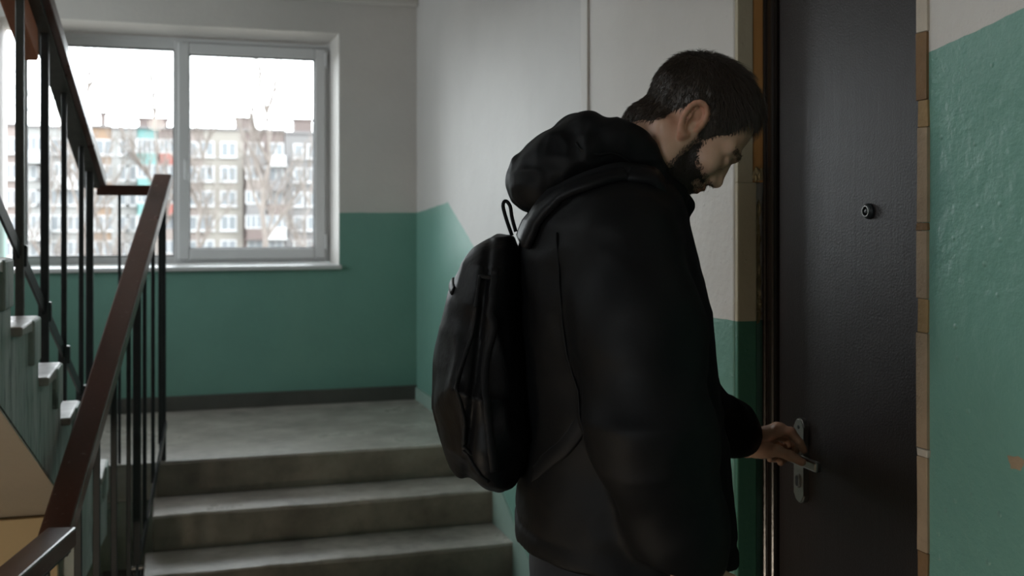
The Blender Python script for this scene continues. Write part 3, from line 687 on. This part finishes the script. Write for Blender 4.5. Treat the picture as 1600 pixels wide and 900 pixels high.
# --- the rest of the body, under the clothes
def f_body(P):
    S = P.copy(); S[:, 1] = np.abs(S[:, 1])
    d = sections(P, [(.86, .10, -.10, .15), (.95, .11, -.11, .165), (1.1, .095, -.085, .145), (1.3, .10, -.10, .165), (1.42, .085, -.10, .17), (1.50, .06, -.08, .12), (1.53, .04, -.06, .06)])
    d = smin(d, chain(S, [(.01, .09, .93), (.03, .10, .52), (-.02, .105, .10)], [.085, .058, .038], .04), .04)
    d = smin(d, chain(S, [(-.02, .105, .09), (.05, .11, .055), (.15, .12, .035)], [.036, .036, .024], .02), .02)
    d = smin(d, chain(P, [(0, -.16, 1.46), tuple(NE), tuple(NW)], [.055, .042, .028], .02), .03)
    d = smin(d, chain(P, [(.03, .17, 1.44), tuple(ELB), tuple(WR)], [.055, .043, .027], .02), .03)
    return d
bv3, bf3 = snet(f_body, (-.16, -.34, .0), (.40, .60, 1.55), .011)
V, Fq = join([(headV, headF), (hv1, hf1), (hv2, hf2), (bv3, bf3)])
t = np.ones((len(V), 4)); t[:len(headV), :3] = tint
h1 = hv1; o = len(headV); kn = np.ones((len(h1), 3))
for c in (L(1236, 675, 2.22), L(1217, 670, 2.235), L(1256, 704, 2.212), L(1253, 722, 2.185)): k = np.clip(1.25-np.linalg.norm(h1-c, axis=1)/.014, 0, 1)[:, None]*.4; kn = kn*(1-k)+np.array((1.05, .70, .62))*k
for c, r in ((L(1254, 722, 2.175)+(.001, -.004, .002), .0062), (L(1203, 717, 2.255)+(0, -.004, 0), .004), (L(1220, 722, 2.255)+(0, -.004, 0), .004)): k = np.clip((r-np.linalg.norm(h1-c, axis=1))/.0015, 0, 1)[:, None]; kn = kn*(1-k)+np.array((1.25, 1.25, 1.3))*k
t[o:o+len(h1), :3] = kn
bod = npobj('body', V, Fq, m_skin, man)
ca = bod.data.color_attributes.new('tint', 'FLOAT_COLOR', 'POINT'); ca.data.foreach_set('color', t.astype(np.float32).ravel())
npobj('hair', HairV, HairF, m_hair, man); npobj('beard', BeardV, BeardF, m_beard, man); k = BrowV[BrowF].mean(1)[:, 1] > 0
for sd in (k, ~k): u, iv = np.unique(BrowF[sd], return_inverse=True); npobj('eyebrow', BrowV[u], iv.reshape(-1, 4), m_hair, man)

# --- jacket
def tr(rows):
    return [(EYE+(345-y)*.0010294, (a-955.4)*.0010294, (b_-955.4)*.0010294, w_) for y, a, b_, w_ in rows]
JR = tr([(258, 1010, 935, .07), (285, 1042, 885, .135), (310, 1056, 850, .185), (350, 1064, 824, .212), (400, 1078, 812, .222), (480, 1098, 810, .222), (560, 1109, 813, .215), (640, 1121, 815, .212), (700, 1127, 817, .215), (760, 1132, 812, .222), (820, 1137, 806, .228), (872, 1141, 806, .230)])
FS = [(.02, .175, 1.46), (.075, .235, 1.40), tuple(ELB), tuple(L(1140, 668, 2.215)), tuple(L(1160, 682, 2.27))]
NS = [(.004, -.165, 1.475), (.020, -.215, 1.36), tuple(NE), (.072, -.228, 1.085), (.086, -.216, 1.040)]
def jbase(P):
    d = smax(sections(P, JR, 2.25), 1.004-.10*P[:, 0]-P[:, 2], .008)
    n = chain(P, NS, [.080, .082, .076, .060, .050], .05); n = np.maximum(n, -(1.028-P[:, 2])*-1 if False else 1.022-P[:, 2]-.25*(P[:, 0]-.1))
    e = (np.array(FS[4])-np.array(FS[3])); e /= np.linalg.norm(e); f = chain(P, FS, [.080, .068, .054, .046, .041], .05); f = np.maximum(f, (P-np.array(FS[4])) @ e)
    d = smin(d, n, .022); return smin(d, f, .03)
def f_jacket(P):
    d = jbase(P); m = np.abs(d) < .03
    if m.any():
        q = P[m]; z = q[:, 2]; w1 = folds(q, (5, 6, 11)); w2 = folds(q+3, (11, 11, 20)); w3 = folds(q+7, (3.2, 5, 4))
        sl = np.clip((np.abs(q[:, 1])-.15)/.06, 0, 1)
        el = np.exp(-((z-1.20)/.10)**2)*sl
        d[m] += -.0042*w1*(.4+.9*el)-.0020*w2-.0050*w3*(1-sl)
        d[m] += .004*np.exp(-((z-(1.034-.10*q[:, 0]))/.005)**2)*(1-sl)
    return d
V, Fq = snet(f_jacket, (-.24, -.36, .955), (.45, .60, 1.62), .0052); V = relax(V, Fq, 1, .4)
jk = npobj('jacket', V, Fq, m_jacket, man)
# cuffs with a strap
def cuffs(P):
    e = np.array(FS[4])-np.array(FS[3]); e /= np.linalg.norm(e); a = np.array(FS[4])-e*.034
    d = cone(P, a, np.array(FS[4])+e*.002, .0445, .0420); d = np.maximum(d, np.maximum((P-np.array(FS[4])) @ e-.003, -((P-a) @ e)))
    return np.maximum(d+.0015*folds(P, (14, 14, 14)), -(np.linalg.norm(P-np.array(FS[4]), axis=1)-.027))
V, Fq = snet(cuffs, (.24, .38, .98), (.42, .62, 1.16), .0036); npobj('cuff', V, Fq, m_jacket, man)
# collar standing round the neck, open at the front
def f_collar(P):
    S = P.copy(); S[:, 1] = np.abs(S[:, 1])
    pts = [L(968, 236, 1.75), L(985, 252, 1.75)+(0, .062, 0), L(1020, 280, 1.75)+(0, .072, 0), L(1050, 305, 1.75)+(0, .052, 0), L(1066, 318, 1.75)+(0, .012, 0)]
    lo = [p+np.array((-.006, 0, -.045)) for p in pts]
    d = chain(S, pts, [.014, .014, .014, .014, .012], .01); d = smin(d, chain(S, lo, [.022, .024, .024, .022, .014], .02), .02)
    d = smin(d, chain(P, [L(1066, 312, 1.735), L(1071, 322, 1.735), L(1052, 350, 1.735), L(1066, 352, 1.73)], [.011, .012, .016, .010], .008), .008)
    d = smin(d, chain(P, [L(1058, 340, 1.74), L(1062, 362, 1.74), L(1062, 380, 1.74)], [.014, .010, .008], .01), .01)
    m = np.abs(d) < .02
    if m.any(): d[m] -= .0022*folds(P[m], (16, 16, 22))
    return d
V, Fq = snet(f_collar, (-.02, -.12, 1.42), (.16, .12, 1.66), .0036); V = relax(V, Fq, 1, .4); npobj('collar', V, Fq, m_jacket, jk)
# hood lying bunched on the back
def f_hood(P):
    S = P.copy(); S[:, 1] = np.abs(S[:, 1])
    d = chain(S, [L(838, 288, 1.75), L(848, 286, 1.75)+(0, .045, 0), L(885, 262, 1.75)+(0, .068, 0), L(930, 238, 1.75)+(0, .072, 0), L(985, 236, 1.75)+(0, .072, 0), L(1018, 270, 1.75)+(0, .074, 0)], [.044, .040, .033, .029, .024, .014], .03)
    d = smin(d, ell(P, L(872, 268, 1.75), (.060, .074, .034), np.array(Matrix.Rotation(radians(38), 3, 'Y'))), .02)
    d = smin(d, chain(S, [L(903, 212, 1.75), L(915, 216, 1.75)+(0, .045, 0), L(952, 226, 1.75)+(0, .075, 0), L(990, 238, 1.75)+(0, .080, 0)], [.031, .030, .030, .022], .02), .008)
    d = smin(d, chain(S, [L(905, 214, 1.75), L(872, 240, 1.75), L(840, 276, 1.75)], [.032, .034, .042], .02), .02)
    d = smin(d, chain(S, [L(905, 216, 1.75)+(0, .04, 0), L(878, 242, 1.75)+(0, .045, 0), L(856, 272, 1.75)+(0, .045, 0)], [.028, .032, .036], .02), .02)
    d = smin(d, ell(P, L(942, 232, 1.75), (.060, .075, .034), np.array(Matrix.Rotation(radians(-8), 3, 'Y'))), .02)
    d = smin(d, chain(S, [L(862, 256, 1.75), L(874, 252, 1.75)+(0, .055, 0), L(920, 242, 1.75)+(0, .085, 0)], [.020, .022, .024], .012), .010)
    d = np.maximum(d, -smin(neck(P)-.004, sph(P, HC+(-.02, 0, -.01), .085), .02))
    m = np.abs(d) < .025
    if m.any(): q = P[m]; d[m] += -.0032*folds(q, (14, 9, 14))-.0026*folds(q+5, (30, 14, 30))
    return d
V, Fq = snet(f_hood, (-.20, -.15, 1.46), (.09, .15, 1.70), .0036); V = relax(V, Fq, 1, .35); hood = npobj('hood', V, Fq, m_jacket, jk)
def cord(P, r, n=8): 
    b = BM(); tube(b, [Vector(p) for p in P], r, n); return b
b = cord(stick(f_hood, [L(905+12*k, 228+6*sin(k)+k*3, 1.655) for k in range(9)], .0006), .0022); obj('hood_seam', b, m_jacket, hood, True, True)
zp = L(1069, 348, 1.727)
b = BM(); tube(b, [zp+(0, 0, .004), zp+(.004, 0, -.006), zp+(.004, 0, -.030)], [.003, .0045, .0035], 8); obj('zip_pull', b, m_iron, jk, True, True)
b = BM(); tube(b, [L(1058, 313, 1.655)+(0, -.0, 0), L(1059, 313, 1.650)], .0028, 10); obj('snap_button', b, m_steel, jk, True, True)
# seams: side seam of the sleeve and the hem stitching
b = cord(stick(f_jacket, [L(895+.30*(y-400)+8*sin(y*.02), y, 1.60) for y in range(372, 720, 24)], .0010), .0018, 6); obj('sleeve_seam', b, m_jacket, jk, True, True)
# --- trousers and boots
def f_tr(P):
    S = P.copy(); S[:, 1] = np.abs(S[:, 1])
    d = sections(P, [(.80, .125, -.135, .19), (.90, .135, -.138, .195), (1.02, .13, -.125, .185)])
    d = smin(d, chain(S, [(.0, .095, .86), (.03, .102, .52), (-.015, .107, .09)], [.108, .082, .066], .04), .03); d = np.maximum(d, .045-P[:, 2])
    m = np.abs(d) < .02
    if m.any(): d[m] -= .004*folds(P[m], (7, 7, 13))
    return d
V, Fq = snet(f_tr, (-.19, -.24, .03), (.19, .24, 1.04), .008); trs = npobj('trousers', V, Fq, m_jeans, man)
b = cord(stick(f_tr, [(-.10, -.16-.02*k/6, .965-.012*k) for k in range(7)], .0006), .0018, 6); obj('pocket_seam', b, m_jeans, trs, True, True)
def f_boot(P):
    d = chain(P, [(-.025, .107, .14), (-.02, .108, .06), (.07, .112, .05), (.16, .12, .038)], [.050, .047, .046, .036], .03); return np.maximum(d, .002-P[:, 2])
for sgn in (1, -1):
    V, Fq = snet(lambda P: f_boot(P*np.array((1, sgn, 1))), (-.10, .04 if sgn > 0 else -.19, 0-.004), (.23, .19 if sgn > 0 else -.04, .20), .006); bt = npobj('boot', V, Fq, m_boot, man)
    b = BM(); box(b, (-.07, sgn*.113-.048, 0), (.20, sgn*.113+.048, .016), .006); obj('sole', b, m_gasket, bt, False, True)

# ------------------------------------------------------------------ backpack (worn by the man, a thing of its own)
bp0 = MAN @ np.array((-.21, 0, 1.09, 1))
bag = thing('backpack', 'black nylon backpack worn on the back of the man in the black jacket', 'backpack', tuple(bp0[:3]), -YAW)
BO = np.array((-.21, 0, 1.09))
BR = tr([((y if y < 500 else 500+(y-500)*.90), a, c+9, h_) for y, a, c, h_ in [(372, 800, 760, .06), (386, 806, 738, .10), (410, 815, 716, .125), (450, 820, 700, .142), (510, 823, 684, .15), (570, 825, 677, .155), (630, 827, 678, .16), (690, 828, 690, .158), (725, 825, 704, .15), (750, 815, 722, .132), (766, 803, 742, .105), (774, 790, 762, .06)]])
def f_bag(P):
    d = sections(P, BR, 2.3)
    d = smin(d, ell(P, L(728, 625, 1.75), (.045, .110, .125)), .02)
    y = P[:, 1]
    xs = L(755, 500, 1.75)[0]; g = np.abs(P[:, 0]-xs-.10*(P[:, 2]-1.36)); d = d+.0045*np.exp(-(g/.006)**2)       # zip groove round the side
    m = np.abs(d) < .03
    if m.any(): q = P[m]; d[m] += -.0052*folds(q, (9, 7, 5))-.0028*folds(q+4, (18, 12, 14))
    return d
V, Fq = snet(f_bag, (-.32, -.20, 1.04), (-.09, .20, 1.52), .0046); V = relax(V, Fq, 1, .4); bagm = npobj('bag', V-BO, Fq, m_pack, bag)
def ribbon(P, nrm, wd, th):
    """flat webbing along points P, nrm = outward normals"""
    P = np.array(P); n_ = len(P); T = np.gradient(P, axis=0); T /= np.linalg.norm(T, axis=1, keepdims=True); S = np.cross(T, nrm); S /= np.linalg.norm(S, axis=1, keepdims=True)
    b = BM(); R = [[b.verts.new(P[i]+S[i]*wd/2*s+nrm[i]*t_) for s, t_ in ((-1, 0), (-.8, th), (.8, th), (1, 0), (.8, -th*.4), (-.8, -th*.4))] for i in range(n_)]
    for i in range(n_-1):
        for k in range(6): b.faces.new((R[i][k], R[i][(k+1) % 6], R[i+1][(k+1) % 6], R[i+1][k]))
    b.faces.new(R[0]); b.faces.new(R[-1][::-1]); return b
def resample(P, n):
    P = np.array(P, float); t = np.linspace(0, 1, len(P)); u = np.linspace(0, 1, n)
    # Catmull-Rom through the points
    o = []
    for x in u:
        s = x*(len(P)-1); i = min(int(s), len(P)-2); f = s-i; p0 = P[max(i-1, 0)]; p1 = P[i]; p2 = P[i+1]; p3 = P[min(i+2, len(P)-1)]
        o.append(.5*((2*p1)+(-p0+p2)*f+(2*p0-5*p1+4*p2-p3)*f*f+(-p0+3*p1-3*p2+p3)*f**3))
    return np.array(o)
def f_jh(P): return jbase(P)-.003
def shift(b, off):
    for v in b.verts: v.co -= Vector(off)
    return b
for sg in (-1, 1):
    path = [(-.150, .105, 1.475), (-.125, .120, 1.53), (-.085, .134, 1.575), (-.035, .142, 1.60), (.015, .140, 1.60), (.045, .130, 1.57), (.066, .118, 1.545)]
    pts = resample([np.array((x, sg*y, z)) for x, y, z in path], 40)
    P1 = stick(f_jh, pts, .005); P1 = np.stack([np.convolve(np.pad(P1[:, k], 3, 'edge'), np.ones(7)/7, 'valid') for k in range(3)], 1)
    gn = grad(f_jh, P1); P1 -= gn*(np.clip((np.arange(40)-33)/6, 0, 1)*.020)[:, None]
    obj('shoulder_strap', shift(ribbon(P1, gn, .058, .011), BO), m_pack, bag, True, True)
    pts = resample([np.array((x, sg*y, z)) for x, y, z in ((-.150, .12, 1.13), (-.125, .175, 1.165), (-.10, .205, 1.19), (-.06, .222, 1.235), (-.03, .225, 1.27), (.04, .215, 1.30))], 24)
    if sg < 0:
        f_t = lambda P: sections(P, JR, 2.25)
        P1 = stick(f_t, pts, .004); obj('side_strap', shift(ribbon(P1, grad(f_t, P1), .026, .003), BO), m_web, bag, True, True)
# haul loop, piping, compression straps, pocket
lp = resample([L(800, 368, 1.75), L(792, 345, 1.75), L(786, 322, 1.75), L(790, 314, 1.75), L(797, 322, 1.75), L(800, 340, 1.75), L(806, 362, 1.75)], 22)
b = ribbon(lp, np.tile(np.array((0, 1.0, 0)), (22, 1)), .006, .011); obj('haul_loop', shift(b, BO), m_web, bag, True, True)
for sg in (-1, 1):
    pts = [np.array((L(px, py, 1.75)[0], sg*.17, L(px, py, 1.75)[2])) for px, py in ((770, 398), (747, 428), (730, 470), (718, 530), (714, 600), (718, 660), (734, 705), (758, 728))]
    P1 = stick(f_bag, resample(pts, 40), .0005); obj('piping', shift(cord(P1, .0032, 8), BO), m_web, bag, True, True)
    pts = [np.array((L(px, py, 1.75)[0], sg*.17, L(px, py, 1.75)[2])) for px, py in ((795, 385), (780, 430), (768, 500), (764, 580), (768, 650), (776, 700))]
    P1 = stick(f_bag, resample(pts, 40), .0008); obj('zip', shift(ribbon(P1, grad(f_bag, P1), .012, .0025), BO), m_web, bag, True, True)
# front flap edge near the top
pts = [np.array((L(722+3*abs(t_)*4, 0, 1.75)[0]-.03, t_*.115, L(0, 432+18*abs(t_), 1.75)[2])) for t_ in np.linspace(-.7, .7, 26)]
P1 = stick(f_bag, pts, .001); obj('flap_edge', shift(ribbon(P1, grad(f_bag, P1), .014, .002), BO), m_pack, bag, True, True)
# ------------------------------------------------------------------ outside: the block of flats across the yard, bare trees
def flat(name, c, r=.8, var=.12, nsc=.35, bump=0): return simple(name, c, r, var=var, nsc=nsc)
GZ = -5.2
b = BM(); box(b, (-140, 8.5, GZ-.3), (160, 230, GZ)); struct('ground', b, flat('winter_ground', (.16, .14, .12)))
bd = thing('apartment_building', 'five-storey panel block of flats seen across the yard through the window', 'building', (3, 110, GZ))
YW = 110.
m_wall = {k: flat('facade_'+k, tuple(c*.60 for c in v)) for k, v in dict(white=(.33, .325, .315), cream=(.29, .265, .235), pink=(.27, .225, .205), orange=(.30, .20, .135), teal=(.17, .335, .32), brick=(.165, .125, .115), grey=(.20, .19, .19), red=(.34, .12, .10)).items()}
X = lambda px: YW*tan(ang(px))
ROOF = 10.35
secs = [(-260, -40, 'cream'), (-40, 40, 'pink'), (40, 135, 'white'), (135, 174, 'orange'), (174, 214, 'white'), (214, 246, 'teal'), (246, 278, 'brick'), (278, 318, 'pink'), (318, 380, 'cream'), (380, 445, 'brick'), (445, 505, 'grey'), (505, 560, 'cream'), (560, 640, 'pink'), (640, 760, 'white'), (760, 900, 'cream'), (900, 1100, 'pink')]
FL = [(3, 7.0), (2, 4.6), (1, 2.2), (0, -.2), (-1, -2.6)]          # storey bottoms
for i, (a, c, k) in enumerate(secs):
    dz = -.15 if k in ('white', 'grey') else 0
    b = BM(); box(b, (X(a)+.02, YW+(.12 if i % 2 else 0), GZ), (X(c)-.02, YW+11, ROOF+dz)); obj('wall_section', b, m_wall[k], bd)
    b = BM(); box(b, (X(a), YW-.18, ROOF+dz), (X(c), YW+11, ROOF+dz+.22)); obj('roof_edge', b, m_wall['grey'], bd)
for (a, c, h) in ((371, 396, 1.0), (464, 492, 1.0), (216, 262, .7), (155, 162, 1.1), (-60, -40, 1.1), (590, 610, 1.1), (700, 730, .9)):
    b = BM(); box(b, (X(a), YW+2, ROOF), (X(c), YW+4, ROOF+h+.4)); obj('roof_box', b, m_wall['brick'], bd)
    b = BM(); box(b, (X(a)-.15, YW+1.85, ROOF+h+.4), (X(c)+.15, YW+4.15, ROOF+h+.55)); obj('roof_box', b, m_wall['brick'], bd)
m_wf = flat('window_white', (.34, .34, .34)); m_wg = simple('dark_window_glass', (.12, .13, .14), .3)
def winmesh(wd, ht, mull):
    b = BM(); ring(b, -wd/2, wd/2, 0, ht, .13, -.10, .03, 0)
    for k in range(1, mull): xx = -wd/2+wd*k/mull; box(b, (xx-.06, -.10, .13), (xx+.06, .03, ht-.13))
    box(b, (-wd/2-.1, -.2, -.12), (wd/2+.1, .02, 0))
    f = obj('flat_window', b, m_wf, bd, False, True)
    b = BM(); box(b, (-wd/2+.1, -.06, .1), (wd/2-.1, -.03, ht-.1)); p = obj('pane', b, m_wg, f, False, True)
    for o in (f, p): C.objects.unlink(o)
    return f, p
WM = {k: winmesh(*v) for k, v in dict(one=(1.0, 1.45, 1), two=(1.55, 1.5, 2), three=(2.5, 1.5, 3), loggia=(2.9, 1.35, 4)).items()}
def win(kind, px, fl, dz=0, dy=0):
    f, p = WM[kind]; o = f.copy(); C.objects.link(o); o.parent = bd; o.location = (X(px)-3, YW-110-.02+dy, fl+.75+dz-GZ)
    q = p.copy(); C.objects.link(q); q.parent = o; q.location = (0, 0, 0)
for k_, fl in FL:
    for px, kd in ((-220, 'two'), (-170, 'two'), (-120, 'three'), (-70, 'two'), (-20, 'two'), (18, 'two'), (55, 'one'), (66, 'one'), (92, 'two'), (116, 'two'), (155, 'three'), (194, 'one'), (205, 'one'), (322, 'two'), (357, 'two'), (300, 'one'), (466, 'one'), (487, 'one'), (520, 'two'), (580, 'two'), (615, 'two'), (670, 'three'), (720, 'two'), (800, 'two'), (860, 'three'), (950, 'two')):
        win(kd, px, fl, 0, .13 if 278 < px < 318 or 135 < px < 174 else 0)
def balcony(px, fl, wd, col, glazed):
    x = X(px); mt = m_wall[col] if col in m_wall else m_wf
    b = BM(); box(b, (x-wd/2, YW-1.25, fl-.15), (x+wd/2, YW, fl)); box(b, (x-wd/2, YW-1.25, fl), (x+wd/2, YW-1.15, fl+.95)); box(b, (x-wd/2, YW-1.25, fl), (x-wd/2+.1, YW, fl+.95)); box(b, (x+wd/2-.1, YW-1.25, fl), (x+wd/2, YW, fl+.95))
    o = obj('balcony', b, mt, bd)
    if glazed:
        b = BM(); ring(b, x-wd/2, x+wd/2, fl+.95, fl+2.3, .12, YW-1.24, YW-1.14, 0)
        for k in range(1, 4): xx = x-wd/2+wd*k/4; box(b, (xx-.05, YW-1.24, fl+1), (xx+.05, YW-1.14, fl+2.2))
        obj('balcony_frame', b, m_wf, o)
        b = BM(); box(b, (x-wd/2+.1, YW-1.2, fl+1), (x+wd/2-.1, YW-1.17, fl+2.25)); obj('pane', b, m_wg, o)
rr = random.Random(21)
for k_, fl in FL:
    for px in (230, 264, 399, 431):
        col = {230: 'teal', 264: ('red' if k_ in (3, 1) else 'pink'), 399: rr.choice(['brick', 'grey', 'pink']), 431: ('white_paint' if k_ == 3 else rr.choice(['grey', 'white_paint', 'brick']))}[px]
        balcony(px, fl, 1.85 if px < 300 else 2.05, col, rr.random() < .65 or px == 230)
        if px != 230: win('two', px, fl)
    if k_ in (2, 0): balcony(512, fl, 1.9, 'white_paint', False)
    if k_ in (3, 2, 0): balcony(60 if k_ != 2 else 105, fl, 2.2, 'white_paint', True)
# bare trees
m_bark = flat('bark_grey', (.14, .118, .105), .85, .3, 2)
def tree(px, y, h, label, seed, n=6):
    x = y*tan(ang(px)); t = thing('bare_tree', label, 'tree', (x, y, GZ), 0, 'bare trees in the yard'); r = random.Random(seed); r0 = h*.0145
    pts = [Vector((x, y, GZ))]
    for k in range(1, 9): pts.append(Vector((x+r.uniform(-.12, .12)*k*.4, y+r.uniform(-.12, .12)*k*.4, GZ+h*.80*k/8)))
    b = BM(); tube(b, pts, [r0*(1-.085*k) for k in range(9)], 8); obj('trunk', b, m_bark, t, True)
    def grow(b, p, d, ln, rad, lv):
        q = [p]; dd = d.copy()
        for k in range(3): dd = (dd+Vector((r.uniform(-.2, .2), r.uniform(-.2, .2), r.uniform(.0, .2)))).normalized(); q.append(q[-1]+dd*ln/3)
        tube(b, q, [rad, rad*.85, rad*.7, rad*.5], 5, False)
        if lv:
            for k in range(4):
                a = q[1+k % 3]; e = (dd+Vector((r.uniform(-.9, .9), r.uniform(-.9, .9), r.uniform(-.1, .7)))).normalized(); grow(b, a, e, ln*r.uniform(.4, .62), rad*.55, lv-1)
    for k in range(n):
        a = pts[3+(k*5)//n] if k < n-2 else pts[8]; th = 2*pi*k/n+r.uniform(-.4, .4); b = BM()
        d = Vector((cos(th)*.55, sin(th)*.55, .85)).normalized() if k < n-2 else Vector((.25*(1 if k % 2 else -1), 0, 1)).normalized()
        grow(b, a, d, h*(.30 if k < n-2 else .26), r0*.5, 3); obj('branch', b, m_bark, t, True)
tree(414, 80, 18.0, 'tall bare tree in the yard rising above the flats, right window pane', 3, 8)
tree(128, 95, 19.0, 'bare tree rising over the white end of the flats, left window pane', 5, 7)
tree(248, 97, 18.0, 'bare tree in front of the teal panel of the flats', 8, 7)
tree(312, 90, 14.5, 'low bare tree seen just right of the window mullion', 13, 7)
tree(74, 70, 9.0, 'small bare tree low in the left window pane behind the balusters', 17, 7)
tree(172, 66, 8.5, 'bushy low bare tree below the link rail, seen through the window', 19, 8)
tree(480, 72, 9.5, 'small bare tree at the right edge of the right window pane', 23, 7)
# ------------------------------------------------------------------ unseen lamps added to light the stairwell (behind the viewer, and one floor below)
def lamp(name, loc, label, power, col, size, lt='lamp'):
    t = thing(name, label, lt, loc)
    b = lathe(BM(), [(.10, .0), (.10, -.02), (.085, -.03), (.03, -.032)], Matrix.Translation(loc), 28); obj('base', b, m_pvc, t, True)
    s = N('lamp_glass_'+str(round(power))); s.set((.8, .78, .74), .4); s.b.inputs['Emission Color'].default_value = (*col, 1); s.b.inputs['Emission Strength'].default_value = power
    b = lathe(BM(), [(.07, -.03), (.095, -.06), (.105, -.10), (.085, -.145), (.04, -.168), (.005, -.172)], Matrix.Translation(loc), 28); obj('shade', b, s.m, t, True)
lamp('fill_ceiling_lamp', (-.15, -.9, 2.815), 'added fill light, a round white glass lamp on the ceiling behind the viewer' , 8, (1, .90, .80), .1)
lamp('added_hanging_lamp', (-1.15, 1.2, .02), 'added round warm glass lamp lighting the wall under the upper stair flight', 110, (1, .86, .68), .1)
b = BM(); tube(b, [(-1.15, 1.2, .02), (-1.15, 1.2, 1.865)], .008, 8); obj('lamp_cord', b, m_iron, bpy.data.objects['added_hanging_lamp'])
